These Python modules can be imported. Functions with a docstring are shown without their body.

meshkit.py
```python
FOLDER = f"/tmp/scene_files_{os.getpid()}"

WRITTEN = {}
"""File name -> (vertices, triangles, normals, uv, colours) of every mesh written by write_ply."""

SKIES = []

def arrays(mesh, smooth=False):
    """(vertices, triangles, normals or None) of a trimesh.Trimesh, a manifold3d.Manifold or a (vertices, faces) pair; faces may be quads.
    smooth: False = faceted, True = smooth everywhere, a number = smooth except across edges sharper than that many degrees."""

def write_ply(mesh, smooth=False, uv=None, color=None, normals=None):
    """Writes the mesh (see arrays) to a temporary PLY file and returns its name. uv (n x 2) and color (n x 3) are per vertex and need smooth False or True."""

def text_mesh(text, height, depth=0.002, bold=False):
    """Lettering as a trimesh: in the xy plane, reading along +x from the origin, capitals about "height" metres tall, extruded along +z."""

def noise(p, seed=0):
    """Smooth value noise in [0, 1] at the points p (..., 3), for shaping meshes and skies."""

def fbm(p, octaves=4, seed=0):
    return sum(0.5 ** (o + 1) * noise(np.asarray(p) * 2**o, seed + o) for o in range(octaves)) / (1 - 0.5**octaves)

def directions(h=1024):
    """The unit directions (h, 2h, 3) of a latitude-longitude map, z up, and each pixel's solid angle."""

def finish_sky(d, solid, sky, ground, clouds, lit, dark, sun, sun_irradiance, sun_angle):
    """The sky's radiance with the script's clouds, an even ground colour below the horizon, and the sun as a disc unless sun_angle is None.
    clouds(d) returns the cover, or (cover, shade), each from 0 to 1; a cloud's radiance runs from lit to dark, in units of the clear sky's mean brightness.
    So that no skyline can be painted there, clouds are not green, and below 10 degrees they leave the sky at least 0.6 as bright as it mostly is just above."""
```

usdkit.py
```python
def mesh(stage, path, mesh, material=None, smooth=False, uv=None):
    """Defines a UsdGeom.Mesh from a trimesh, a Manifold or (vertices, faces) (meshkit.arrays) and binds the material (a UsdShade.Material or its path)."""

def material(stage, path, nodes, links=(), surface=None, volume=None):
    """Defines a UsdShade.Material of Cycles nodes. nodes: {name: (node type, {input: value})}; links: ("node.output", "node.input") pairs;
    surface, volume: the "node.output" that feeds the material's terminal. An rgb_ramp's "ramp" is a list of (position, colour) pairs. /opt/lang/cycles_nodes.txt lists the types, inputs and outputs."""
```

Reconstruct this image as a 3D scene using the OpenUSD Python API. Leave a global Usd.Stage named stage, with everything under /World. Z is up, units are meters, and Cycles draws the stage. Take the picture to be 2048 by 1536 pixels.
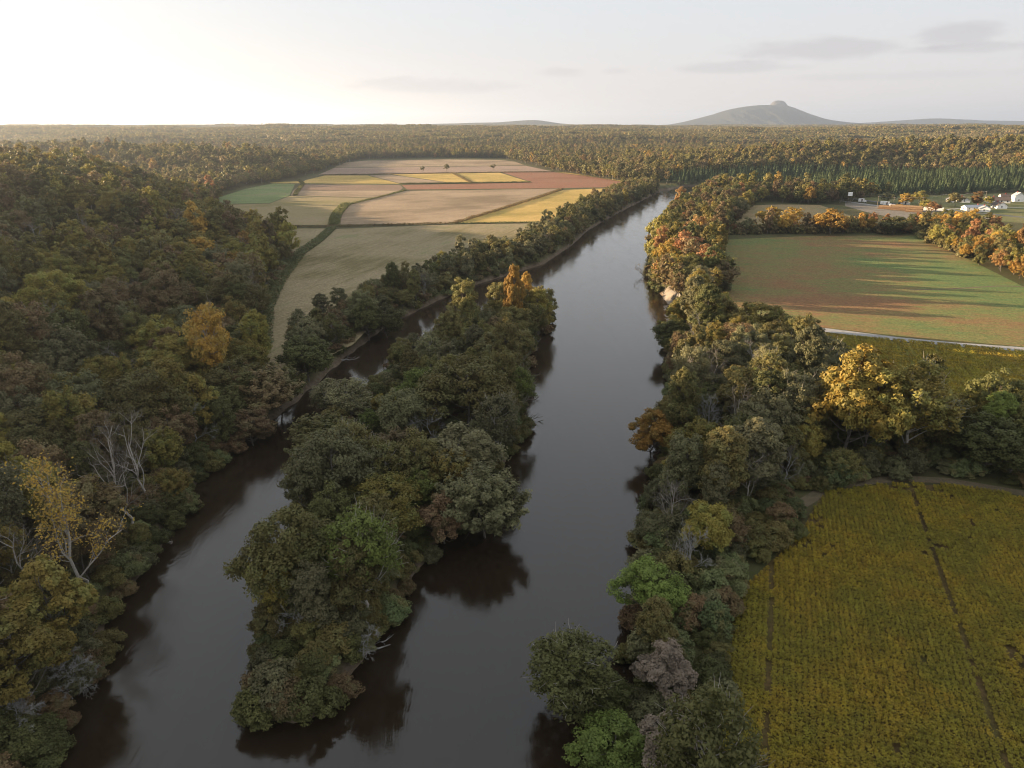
import math, random
import numpy as np
from scipy import ndimage
from scipy.spatial import cKDTree
from PIL import Image, ImageDraw
import shapely
from shapely.geometry import Polygon, LineString
import trimesh
import usdkit, meshkit
from pxr import Usd, UsdGeom, UsdLux, UsdShade, Sdf, Gf, Vt

stage = Usd.Stage.CreateInMemory()
UsdGeom.SetStageUpAxis(stage, "Z")
UsdGeom.SetStageMetersPerUnit(stage, 1.0)
W = UsdGeom.Xform.Define(stage, "/World")
stage.SetDefaultPrim(W.GetPrim())
random.seed(7)
RNG = np.random.default_rng(7)

# ------------------------------------------------------------------ camera, sky, sun, exposure
CAM_H, FPX, PITCH = 72.0, 1421.0, math.radians(20.0)
cam = UsdGeom.Camera.Define(stage, "/World/camera")
cam.AddTranslateOp().Set((0, 0, CAM_H))
cam.AddRotateXOp().Set(90.0 - 20.0)
cam.CreateHorizontalApertureAttr(36.0)
cam.CreateFocalLengthAttr(36.0 * FPX / 2048.0)
cam.CreateFStopAttr(0.0)
cam.CreateClippingRangeAttr((0.5, 120000.0))
cam.CreateExposureAttr(2.15)

SUN_AZ, SUN_EL = math.radians(-75.0), math.radians(9.0)
sun_dir = np.array([math.sin(SUN_AZ) * math.cos(SUN_EL), math.cos(SUN_AZ) * math.cos(SUN_EL), math.sin(SUN_EL)])
sun = UsdLux.DistantLight.Define(stage, "/World/sun_light")
sun.CreateIntensityAttr(1.25)
sun.CreateAngleAttr(0.53)
sun.CreateColorAttr((1.0, 0.74, 0.46))
UsdLux.DistantLight.Get(stage, "/World/sun_light").GetPrim().CreateAttribute("inputs:normalize", Sdf.ValueTypeNames.Bool).Set(True)
_rot = Gf.Rotation(Gf.Vec3d(0, 0, 1), Gf.Vec3d(*sun_dir))
sun.AddTransformOp().Set(Gf.Matrix4d().SetRotate(_rot))


def material(name, nodes, links, surface=None, volume=None):
    return usdkit.material(stage, "/World/Looks/" + name, nodes, links, surface, volume)


SKY_STRENGTH = 0.078
sky = UsdLux.DomeLight.Define(stage, "/World/sky")
_n = {
    "sky": ("sky_texture", dict(sky_type="single_scattering", sun_disc=False, sun_elevation=SUN_EL, sun_rotation=SUN_AZ, altitude=100.0, air_density=1.0, aerosol_density=2.2, ozone_density=1.0)),
    "bg": ("background_shader", dict(strength=SKY_STRENGTH)),
    "geo": ("geometry", {}), "tc": ("mapping", dict(mapping_type="point", scale=(17.0, 17.0, 70.0))),
    "n1": ("noise_texture", dict(scale=1.0, detail=8.0, roughness=0.66)),
    "veil": ("mix", dict(mix_type="mix", fac=0.97)), "sp": ("separate_xyz", {}), "el": ("map_range", dict(range_type="smoothstep", from_min=0.0, from_max=0.16, to_min=0.0, to_max=1.0, clamp=True)), "vc": ("mix", dict(mix_type="mix", color1=(2.42, 2.22, 2.14), color2=(2.19, 2.27, 2.37))),
    "cl": ("mix", dict(mix_type="mix", color2=(1.74, 1.66, 1.70))),
    "cover": ("math", dict(math_type="multiply", value2=0.66, use_clamp=True)),
    "z0": ("math", dict(math_type="add", value1=0.0, value2=0.0)),
}
_l = [("geo.position", "sp.vector"), ("sp.z", "el.value"), ("el.result", "vc.fac"), ("vc.color", "veil.color2"), ("geo.position", "tc.vector"), ("tc.vector", "n1.vector"), ("sky.color", "veil.color1"), ("veil.color", "cl.color1"), ("cover.value", "cl.fac"), ("cl.color", "bg.color")]
# clouds: photograph column, row, half width, half height, weight
_last = "z0.value"
for _i, (_u, _v, _du, _dv, _w) in enumerate([(1570, 120, 170, 26, 1.0), (1430, 150, 140, 14, 0.8), (1825, 96, 80, 28, 1.0), (1850, 118, 110, 13, 0.8), (870, 182, 230, 22, 0.9), (1110, 158, 70, 14, 0.7), (1215, 157, 40, 8, 0.6), (270, 190, 70, 8, 0.5), (1700, 165, 260, 10, 0.4), (2350, 120, 260, 30, 0.8), (-500, 170, 260, 24, 0.7)]):
    _x, _z = (_u - 1024) / FPX, (250 - _v) / FPX
    _d = np.array([_x, 1.0, _z]) / math.sqrt(_x * _x + 1 + _z * _z)
    _n |= {f"s{_i}": ("vector_math", dict(math_type="subtract", vector2=tuple(_d))), f"k{_i}": ("vector_math", dict(math_type="multiply", vector2=(FPX / _du, 1.5, FPX / _dv))), f"d{_i}": ("vector_math", dict(math_type="length")),
           f"f{_i}": ("map_range", dict(range_type="smoothstep", from_min=0.0, from_max=1.25, to_min=0.62, to_max=0.0, clamp=True)), f"a{_i}": ("math", dict(math_type="add")),
           f"t{_i}": ("map_range", dict(range_type="smoothstep", from_min=0.68, from_max=1.02, to_min=0.0, to_max=_w, clamp=True)), f"g{_i}": ("math", dict(math_type="add"))}
    _l += [("geo.position", f"s{_i}.vector1"), (f"s{_i}.vector", f"k{_i}.vector1"), (f"k{_i}.vector", f"d{_i}.vector1"), (f"d{_i}.value", f"f{_i}.value"), (f"f{_i}.result", f"a{_i}.value1"), ("n1.fac", f"a{_i}.value2"),
           (f"a{_i}.value", f"t{_i}.value"), (_last, f"g{_i}.value1"), (f"t{_i}.result", f"g{_i}.value2")]
    _last = f"g{_i}.value"
_l.append((_last, "cover.value1"))
_skymat = material("sky_material", _n, _l, surface="bg.background")
UsdShade.MaterialBindingAPI.Apply(sky.GetPrim()).Bind(_skymat)
sky.GetPrim().SetCustomDataByKey("kind", "structure")

HAZE_DENSITY = 5.5e-5


def at(u, v, z=0.0):
    """The point of the world at height z that shows at this pixel of the 2048 x 1536 photograph."""
    cx, cy = (u - 1024) / FPX, (768 - v) / FPX
    d = (cx, math.cos(PITCH) + cy * math.sin(PITCH), -math.sin(PITCH) + cy * math.cos(PITCH))
    t = (z - CAM_H) / d[2]
    return (d[0] * t, d[1] * t)


def pts(z, *uv):
    return [at(u, v, z) for u, v in uv]


# ------------------------------------------------------------------ helpers
_used = {}


def numbered(name, parent="/World"):
    k = (str(parent), name)
    n = _used.get(k, 0)
    _used[k] = n + 1
    return f"{parent}/{name}" if n == 0 else f"{parent}/{name}_{n:03d}"


def tag(p, label=None, cat=None, group=None, kind=None):
    p = p.GetPrim() if hasattr(p, "GetPrim") else p
    for k, v in (("label", label), ("category", cat), ("group", group), ("kind", kind)):
        if v:
            p.SetCustomDataByKey(k, v)
    return p


def put(name, v, f, mat, parent="/World", normals=None):
    """One Mesh prim; f is n x 3 or n x 4."""
    path = numbered(name, parent)
    m = UsdGeom.Mesh.Define(stage, path)
    v, f = np.asarray(v, np.float32), np.asarray(f, np.int32)
    m.CreatePointsAttr(Vt.Vec3fArray.FromNumpy(v))
    m.CreateFaceVertexCountsAttr(Vt.IntArray.FromNumpy(np.full(len(f), f.shape[1], np.int32)))
    m.CreateFaceVertexIndicesAttr(Vt.IntArray.FromNumpy(f.ravel()))
    m.CreateSubdivisionSchemeAttr("none")
    if normals is not None:
        m.CreateNormalsAttr(Vt.Vec3fArray.FromNumpy(np.asarray(normals, np.float32)))
        m.SetNormalsInterpolation("vertex")
    UsdShade.MaterialBindingAPI.Apply(m.GetPrim()).Bind(mat)
    return m


def thing(name, label, cat, loc=(0, 0, 0), rotz=0.0, group=None, scale=None):
    x = UsdGeom.Xform.Define(stage, numbered(name))
    x.AddTranslateOp().Set(Gf.Vec3d(*map(float, loc)))
    x.AddRotateZOp().Set(float(rotz))
    if scale is not None:
        x.AddScaleOp().Set(Gf.Vec3f(*map(float, scale)))
    tag(x, label, cat, group)
    return x


def join(*meshes):
    vs, fs, n = [], [], 0
    for v, f in meshes:
        if len(v) == 0:
            continue
        vs.append(np.asarray(v))
        fs.append(np.asarray(f) + n)
        n += len(v)
    return np.vstack(vs), np.vstack(fs)


def tube(p, r, sides=5):
    p = np.asarray(p, float)
    r = np.broadcast_to(np.asarray(r, float), (len(p),))
    t = np.gradient(p, axis=0)
    t /= np.linalg.norm(t, axis=1, keepdims=True) + 1e-12
    ref = np.where(np.abs(t[:, 2:]) < 0.9, [[0, 0, 1.0]], [[1.0, 0, 0]])
    a = np.cross(t, ref)
    a /= np.linalg.norm(a, axis=1, keepdims=True) + 1e-12
    b = np.cross(t, a)
    ang = np.arange(sides) * 2 * np.pi / sides
    v = p[:, None] + r[:, None, None] * (np.cos(ang)[None, :, None] * a[:, None] + np.sin(ang)[None, :, None] * b[:, None])
    i, j = np.meshgrid(np.arange(len(p) - 1), np.arange(sides), indexing="ij")
    q = np.stack([i * sides + j, i * sides + (j + 1) % sides, (i + 1) * sides + (j + 1) % sides, (i + 1) * sides + j], -1).reshape(-1, 4)
    return v.reshape(-1, 3), np.vstack([q[:, [0, 1, 2]], q[:, [0, 2, 3]]])


def boxm(size, centre):
    m = trimesh.creation.box(size)
    return np.array(m.vertices) + centre, np.array(m.faces)


def unit(v):
    return v / (np.linalg.norm(v, axis=-1, keepdims=True) + 1e-12)


# ------------------------------------------------------------------ the lie of the land
MAIN_RIGHT = [(10.0, -60), (10.5, 20), (12.0, 62), (15.5, 81), (21.5, 103), (28, 128), (34, 152), (42, 185), (53, 232), (60.5, 262), (65, 288), (65, 320), (66, 348), (76, 400), (94, 479), (131, 586), (171, 690), (211, 795), (232, 850), (300, 905), (420, 960), (600, 1010)]
MAIN_LEFT = [(-52, -60), (-53, 20), (-54.5, 64), (-57.5, 81), (-60.5, 92), (-62, 103), (-64, 122), (-65.5, 135), (-64, 150), (-61, 165), (-58, 185), (-54, 221), (-46, 262), (-32, 300), (-15, 337), (18, 389), (38, 450), (58, 528), (96, 640), (136, 750), (172, 850), (215, 915), (290, 960), (420, 1015), (600, 1060)]
RIVER = Polygon(MAIN_RIGHT + MAIN_LEFT[::-1])
ISLAND = Polygon([(-33, 71), (-27, 69), (-23, 75), (-20, 90), (-16, 108), (-9, 122), (-3, 137), (0, 161), (1.5, 192), (4, 231), (10, 252), (13, 268), (11, 280), (4, 284), (-3, 262), (-12, 243), (-24, 228), (-33, 214), (-39, 192), (-43, 168), (-44, 150), (-41.5, 125), (-39, 105), (-36, 85)])
VALLEY = Polygon([(x, y) for x, y in MAIN_LEFT[1:10]] + [(-68, 187), (-79, 208), (-88, 232), (-97, 268), (-112, 330), (-122, 395), (-140, 430), (-175, 480), (-212, 520), (-245, 600), (-288, 712), (-315, 800), (-318, 900), (-302, 945), (-298, 1010), (-300, 1150), (-310, 1290), (-318, 1450), (-322, 1600), (-180, 1660), (-20, 1640), (10, 1500), (60, 1200), (142, 945), (215, 915), (290, 960), (420, 1015), (600, 1060)]
                 + [(600, 1010), (420, 960), (330, 890), (250, 850), (225, 760), (235, 690), (285, 668), (330, 690), (355, 735), (400, 748), (470, 770), (560, 800), (760, 790), (900, 640), (900, -80), (-40, -80)])

RES, X0, Y0, NX, NY = 2.0, -900.0, -100.0, 900, 900


def raster(poly, res=RES):
    s = RES / res
    im = Image.new("L", (int(NX * s), int(NY * s)))
    ImageDraw.Draw(im).polygon([((x - X0) / res, (y - Y0) / res) for x, y in poly.exterior.coords], fill=1)
    return np.asarray(im).astype(bool)


def sample(field, x, y):
    x, y = np.asarray(x, float), np.asarray(y, float)
    c = np.stack([(np.atleast_1d(y) - Y0) / RES - 0.5, (np.atleast_1d(x) - X0) / RES - 0.5])
    return ndimage.map_coordinates(field, c, order=1, mode="nearest").reshape(x.shape)


edt = ndimage.distance_transform_edt
_water = raster(RIVER) & ~raster(ISLAND)
_island = raster(ISLAND)
_valley = raster(VALLEY)
_shelf = raster(Polygon([(56, 243), (60, 262), (64, 288), (70, 300), (84, 296), (82, 262), (76, 240)]))
SHORE = (edt(~_water) - edt(_water)) * RES            # metres from the waterline, positive on land
OUT = edt(~_valley) * RES                              # metres outside the valley floor
SHORE = ndimage.gaussian_filter(SHORE, 0.7)
OUT_S = ndimage.gaussian_filter(OUT, 4.0)


def sstep(x, a, b):
    t = np.clip((x - a) / (b - a), 0, 1)
    return t * t * (3 - 2 * t)


def fb(x, y, scale, octaves=4, seed=0):
    x, y = np.asarray(x, float), np.asarray(y, float)
    return meshkit.fbm(np.stack([x / scale, y / scale, np.zeros_like(x) + 0.5], -1), octaves, seed)


def bump2(x, y, cx, cy, sx, sy, amp, rot=0.0):
    c, s = math.cos(rot), math.sin(rot)
    dx, dy = x - cx, y - cy
    return amp * np.exp(-0.5 * (((c * dx + s * dy) / sx) ** 2 + ((-s * dx + c * dy) / sy) ** 2))


def hills(x, y):
    r = np.hypot(x, y)
    h = 13 + 18 * sstep(r, 1500, 4200) + 3 * sstep(r, 3000, 9000) - 5 * sstep(x, 100, 400) * (1 - sstep(r, 1300, 1700))
    rough = fb(x, y, 560, 4, 3) - 0.5
    wide = 0.36 - np.abs(fb(x, y * 1.5, 1900, 4, 8) - 0.5) * 2.2
    h = h + rough * (18 + 40 * sstep(r, 1200, 4000)) + wide * 60 * sstep(r, 1300, 4000)
    h = h + bump2(x, y, -430, 540, 150, 120, 17) + bump2(x, y, -330, 140, 130, 200, 42) + bump2(x, y, -600, 420, 200, 200, 9)
    h = h - bump2(x, y, -470, 830, 230, 80, 14)
    h = h + bump2(x, y, -640, 1130, 240, 110, 20) - bump2(x, y, -700, 1650, 500, 200, 12)
    h = h + bump2(x, y, 520, 1110, 150, 115, 34, 0.1) + bump2(x, y, 800, 1140, 190, 150, 30)
    h = h - bump2(x, y, 600, 1850, 800, 290, 17) + bump2(x, y, 700, 2450, 900, 220, 10)
    h = np.where((r > 1500) & (r < 3000), np.minimum(h, 50 + 0.3 * (h - 50)), h)
    return np.maximum(h, 6)


def height(x, y):
    x, y = np.asarray(x, float), np.asarray(y, float)
    inside = (x > X0 + 4) & (x < X0 + NX * RES - 4) & (y > Y0 + 4) & (y < Y0 + NY * RES - 4)
    out = np.where(inside, sample(OUT_S, x, y), 400.0)
    sh = np.where(inside, sample(SHORE, x, y), 400.0)
    isl = np.where(inside, sample(_island.astype(float), x, y), 0.0)
    ramp = np.where(x < 60, np.where(y < 350, 150.0, 100.0), 260.0)
    floor = 3.5
    z = floor + (hills(x, y) - floor) * sstep(out, 2, ramp)
    top = np.where(isl > 0.3, 2.0 + 0.8 * fb(x, y, 22, 3, 9), z)
    shelf = np.where(inside, sample(_shelf.astype(float), x, y), 0.0)
    bank = np.where(isl > 0.3, 5.0, 7.0 + 11.0 * shelf) + 2.0 * (fb(x, y, 9, 2, 5) - 0.5)
    k = sstep(sh, -1.0, bank)
    return np.where(sh > 30, z, -1.6 + (top + 1.6) * k)


# ------------------------------------------------------------------ materials of the setting
def noise_col(name, cols, scale, rough=0.9, stretch=(1, 1, 1), rot=0.0, bump=0.3, bscale=None, detail=6.0, extra=None, bdist=0.3, lo=0.3, hi=0.7, fine=None):
    """Ground of several colours mixed by a noise in world position, with fine relief."""
    n = {"g": ("geometry", {}), "m": ("mapping", dict(mapping_type="point", rotation=(0, 0, rot))), "m2": ("mapping", dict(mapping_type="point", scale=stretch)), "n": ("noise_texture", dict(scale=scale, detail=detail, roughness=0.6)),
         "r": ("rgb_ramp", dict(ramp=[(lo + (hi - lo) * i / max(1, len(cols) - 1), c) for i, c in enumerate(cols)])),
         "nf": ("noise_texture", dict(scale=fine or scale * 14, detail=4.0, roughness=0.65)), "rf": ("map_range", dict(from_min=0.3, from_max=0.7, to_min=0.72, to_max=1.28, clamp=True)),
         "mul": ("mix", dict(mix_type="multiply", fac=1.0)), "gray": ("combine_color", {}),
         "nb": ("noise_texture", dict(scale=bscale or scale * 20, detail=5.0)), "b": ("bump", dict(strength=bump, distance=bdist)),
         "p": ("principled_bsdf", dict(roughness=rough, specular_ior_level=0.15))}
    l = [("g.position", "m.vector"), ("m.vector", "m2.vector"), ("m2.vector", "n.vector"), ("n.fac", "r.fac"), ("m2.vector", "nf.vector"), ("nf.fac", "rf.value"),
         ("rf.result", "gray.r"), ("rf.result", "gray.g"), ("rf.result", "gray.b"), ("r.color", "mul.color1"), ("gray.color", "mul.color2"), ("mul.color", "p.base_color"),
         ("g.position", "nb.vector"), ("nb.fac", "b.height"), ("b.normal", "p.normal")]
    return material(name, n, l, "p.BSDF")


M = {}
M["ground"] = material("ground", {
    "g": ("geometry", {}), "s": ("separate_xyz", {}), "n": ("noise_texture", dict(scale=0.05, detail=6.0, roughness=0.6)), "nf": ("noise_texture", dict(scale=0.9, detail=5.0, roughness=0.65)),
    "r": ("rgb_ramp", dict(ramp=[(0.32, (0.055, 0.046, 0.024)), (0.5, (0.085, 0.080, 0.036)), (0.68, (0.070, 0.078, 0.030))])),
    "mud": ("rgb_ramp", dict(ramp=[(0.3, (0.065, 0.048, 0.032)), (0.55, (0.12, 0.092, 0.064)), (0.75, (0.17, 0.14, 0.105))])),
    "zm": ("map_range", dict(range_type="smoothstep", from_min=0.7, from_max=2.2, to_min=1.0, to_max=0.0, clamp=True)),
    "mx": ("mix", dict(mix_type="mix")), "b": ("bump", dict(strength=0.6, distance=0.35)), "p": ("principled_bsdf", dict(roughness=0.95, specular_ior_level=0.1))},
    [("g.position", "s.vector"), ("g.position", "n.vector"), ("g.position", "nf.vector"), ("n.fac", "r.fac"), ("nf.fac", "mud.fac"), ("s.z", "zm.value"), ("zm.result", "mx.fac"), ("r.color", "mx.color1"), ("mud.color", "mx.color2"), ("mx.color", "p.base_color"), ("nf.fac", "b.height"), ("b.normal", "p.normal")], "p.BSDF")
M["bank"] = noise_col("river_bank_mud", [(0.10, 0.075, 0.05), (0.16, 0.12, 0.085), (0.07, 0.055, 0.035)], 0.5)
M["stubble"] = noise_col("stubble_field", [(0.155, 0.130, 0.078), (0.145, 0.150, 0.088), (0.19, 0.165, 0.105)], 0.012, stretch=(1, 1, 1), bump=0.5)
M["bark"] = noise_col("bark", [(0.09, 0.075, 0.06), (0.16, 0.14, 0.12), (0.06, 0.05, 0.04)], 1.2, bump=0.6, bscale=8.0)
M["pale_bark"] = noise_col("pale_bark", [(0.24, 0.21, 0.175), (0.34, 0.315, 0.28), (0.17, 0.145, 0.12)], 0.9, bump=0.4, bscale=8.0)
M["grey_wood"] = noise_col("weathered_wood", [(0.17, 0.16, 0.15), (0.26, 0.255, 0.25), (0.11, 0.10, 0.09)], 0.9, bump=0.4, bscale=8.0)

M["water"] = material("river_water", {
    "g": ("geometry", {}), "n1": ("noise_texture", dict(scale=1.1, detail=5.0, roughness=0.62)), "n2": ("noise_texture", dict(scale=0.03, detail=4.0, roughness=0.6)), "m3": ("mapping", dict(mapping_type="point", rotation=(0, 0, 0.2), scale=(1.0, 0.22, 1.0))), "n3": ("noise_texture", dict(scale=0.22, detail=4.0, roughness=0.6, distortion=0.6)),
    "mr": ("map_range", dict(from_min=0.38, from_max=0.62, to_min=0.25, to_max=1.0, clamp=True)), "ro": ("map_range", dict(from_min=0.35, from_max=0.65, to_min=0.045, to_max=0.15, clamp=True)),
    "b": ("bump", dict(strength=0.5, distance=0.055)), "b3": ("bump", dict(strength=0.6, distance=0.13)),
    "mh": ("math", dict(math_type="multiply")),
    "r": ("rgb_ramp", dict(ramp=[(0.3, (0.014, 0.0088, 0.0048)), (0.7, (0.022, 0.0145, 0.0085))])),
    "p": ("principled_bsdf", dict(ior=1.47, specular_ior_level=0.72, specular_tint=(0.90, 0.96, 1.0)))},
    [("g.position", "n1.vector"), ("g.position", "n2.vector"), ("g.position", "m3.vector"), ("m3.vector", "n3.vector"), ("n2.fac", "mr.value"), ("n3.fac", "ro.value"), ("ro.result", "p.roughness"), ("n1.fac", "mh.value1"), ("mr.result", "mh.value2"), ("mh.value", "b.height"),
     ("n3.fac", "b3.height"), ("b3.normal", "b.normal"), ("b.normal", "p.normal"), ("n2.fac", "r.fac"), ("r.color", "p.base_color")], "p.BSDF")


GAIN = 1.62


def foliage(name, base, hue=0.012, val=0.30, island=0.35, transl=0.34, second=None, field=None):
    n = {"oi": ("object_info", {}), "g": ("geometry", {}), "tc": ("texture_coordinate", {}),
         "n": ("noise_texture", dict(scale=0.35, detail=2.0)),
         "v1": ("map_range", dict(to_min=1 - val, to_max=1 + val)), "v2": ("map_range", dict(to_min=1 - island, to_max=1 + island)), "v3": ("map_range", dict(from_min=0.3, from_max=0.7, to_min=0.72, to_max=1.28, clamp=True)),
         "m1": ("math", dict(math_type="multiply")), "m2": ("math", dict(math_type="multiply")),
         "w": ("math", dict(math_type="multiply", value2=17.31)), "fr": ("math", dict(math_type="fraction")), "h": ("map_range", dict(to_min=0.5 - hue, to_max=0.5 + hue)),
         "mix2": ("mix", dict(mix_type="mix", color1=tuple(GAIN * c for c in base), color2=tuple(GAIN * c for c in (second or base)))), "r2": ("map_range", dict(range_type="smoothstep", from_min=0.45, from_max=0.62, to_min=0.0, to_max=1.0, clamp=True)),
         "hsv": ("hsv", dict(saturation=1.0)),
         "p": ("principled_bsdf", dict(roughness=0.6, specular_ior_level=0.25)), "t": ("translucent_bsdf", {}), "mx": ("mix_closure", dict(fac=transl))}
    l = [("oi.random", "v1.value"), ("g.random_per_island", "v2.value"), ("tc.object", "n.vector"), ("n.fac", "v3.value"), ("v1.result", "m1.value1"), ("v2.result", "m1.value2"), ("m1.value", "m2.value1"), ("v3.result", "m2.value2"),
         ("oi.random", "w.value1"), ("w.value", "fr.value1"), ("fr.value", "h.value"), ("n.fac", "r2.value"), ("r2.result", "mix2.fac"), ("mix2.color", "hsv.color"), ("m2.value", "hsv.value"), ("h.result", "hsv.hue"),
         ("hsv.color", "p.base_color"), ("hsv.color", "t.color"), ("p.BSDF", "mx.closure1"), ("t.BSDF", "mx.closure2")]
    if field:                     # riper and greener patches across a field
        n |= {"nw": ("noise_texture", dict(scale=field[0], detail=5.0, roughness=0.62)), "rw": ("map_range", dict(range_type="smoothstep", from_min=0.40, from_max=0.60, to_min=0.0, to_max=1.0, clamp=True)), "mw": ("mix", dict(mix_type="mix", color2=tuple(GAIN * c for c in field[1])))}
        l = [x for x in l if x != ("mix2.color", "hsv.color")] + [("g.position", "nw.vector"), ("nw.fac", "rw.value"), ("rw.result", "mw.fac"), ("mix2.color", "mw.color1"), ("mw.color", "hsv.color")]
    return material("leaves_" + name, n, l, "mx.closure")


LEAF = {
    "dark green": foliage("dark_green", (0.102, 0.104, 0.034)),
    "olive": foliage("olive", (0.165, 0.142, 0.046), second=(0.135, 0.132, 0.048)),
    "grey-green": foliage("grey_green", (0.158, 0.152, 0.074)),
    "bright green": foliage("bright_green", (0.150, 0.185, 0.042)),
    "yellow-green": foliage("yellow_green", (0.250, 0.200, 0.046), second=(0.175, 0.170, 0.046)),
    "golden": foliage("golden", (0.42, 0.255, 0.052), second=(0.28, 0.20, 0.050)),
    "rusty": foliage("rusty", (0.300, 0.155, 0.060), second=(0.225, 0.150, 0.06)),
    "brown": foliage("brown", (0.195, 0.134, 0.066), second=(0.155, 0.128, 0.06)),
    "pine": foliage("pine", (0.085, 0.115, 0.052), transl=0.2),
    "yellow-gold": foliage("yellow_gold", (0.33, 0.240, 0.046), second=(0.22, 0.185, 0.045)),
    "pinkish grey": foliage("pinkish_grey", (0.25, 0.205, 0.155), hue=0.006),
    "soybean": foliage("soybean", (0.44, 0.325, 0.036), hue=0.006, val=0.2, island=0.5, second=(0.25, 0.205, 0.036), field=(0.09, (0.32, 0.275, 0.036))),
    "weed": foliage("weed", (0.165, 0.190, 0.075), hue=0.02, val=0.35, second=(0.16, 0.14, 0.06)),
}

_mean = np.array([0.150, 0.120, 0.046])
_plain = {"dark green": (0.094, 0.098, 0.032), "olive": (0.150, 0.138, 0.047), "grey-green": (0.158, 0.152, 0.074), "bright green": (0.150, 0.185, 0.042), "yellow-green": (0.21, 0.185, 0.046), "golden": (0.35, 0.225, 0.051), "rusty": (0.26, 0.152, 0.06), "brown": (0.175, 0.131, 0.063), "yellow-gold": (0.27, 0.21, 0.046)}
LEAF_FAR = {k: foliage("far_" + k.replace(" ", "_").replace("-", "_"), tuple(0.62 * np.array(c) + 0.38 * _mean), hue=0.008, val=0.16, island=0.22) for k, c in _plain.items()}

# ------------------------------------------------------------------ terrain and water
def lines(lo, hi, fine_lo, fine_hi, step, grow, biggest):
    core = list(np.arange(fine_lo, fine_hi + step / 2, step))
    out, s = [], step
    x = core[-1]
    while x < hi:
        s = min(s * grow, biggest(x))
        x += s
        out.append(min(x, hi))
    pre, s = [], step
    x = core[0]
    while x > lo:
        s = min(s * grow, biggest(x))
        x -= s
        pre.append(max(x, lo))
    return np.array(pre[::-1] + core + out)


big = lambda x: max(12.0, abs(x) * 0.05)
gx = lines(-26000, 26000, -110, 110, 2.0, 1.05, big)
gy = lines(-160, 32000, 50, 340, 2.0, 1.05, big)
GX, GY = np.meshgrid(gx, gy)
GZ = height(GX, GY)
nxl, nyl = len(gx), len(gy)
ii, jj = np.meshgrid(np.arange(nyl - 1), np.arange(nxl - 1), indexing="ij")
q = np.stack([ii * nxl + jj, ii * nxl + jj + 1, (ii + 1) * nxl + jj + 1, (ii + 1) * nxl + jj], -1).reshape(-1, 4)
tv = np.stack([GX.ravel(), GY.ravel(), GZ.ravel()], 1)
ground = put("ground", tv, q, M["ground"])
tag(ground, "wooded valley and rolling hills on both sides of the river", "ground", kind="structure")

rv, rf = trimesh.creation.triangulate_polygon(RIVER.buffer(7.0), engine="earcut")
river = put("river", np.column_stack([rv, np.zeros(len(rv))]), rf, M["water"])
tag(river, "wide brown river running up the valley, split by the wooded island", "river", kind="structure")

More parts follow.
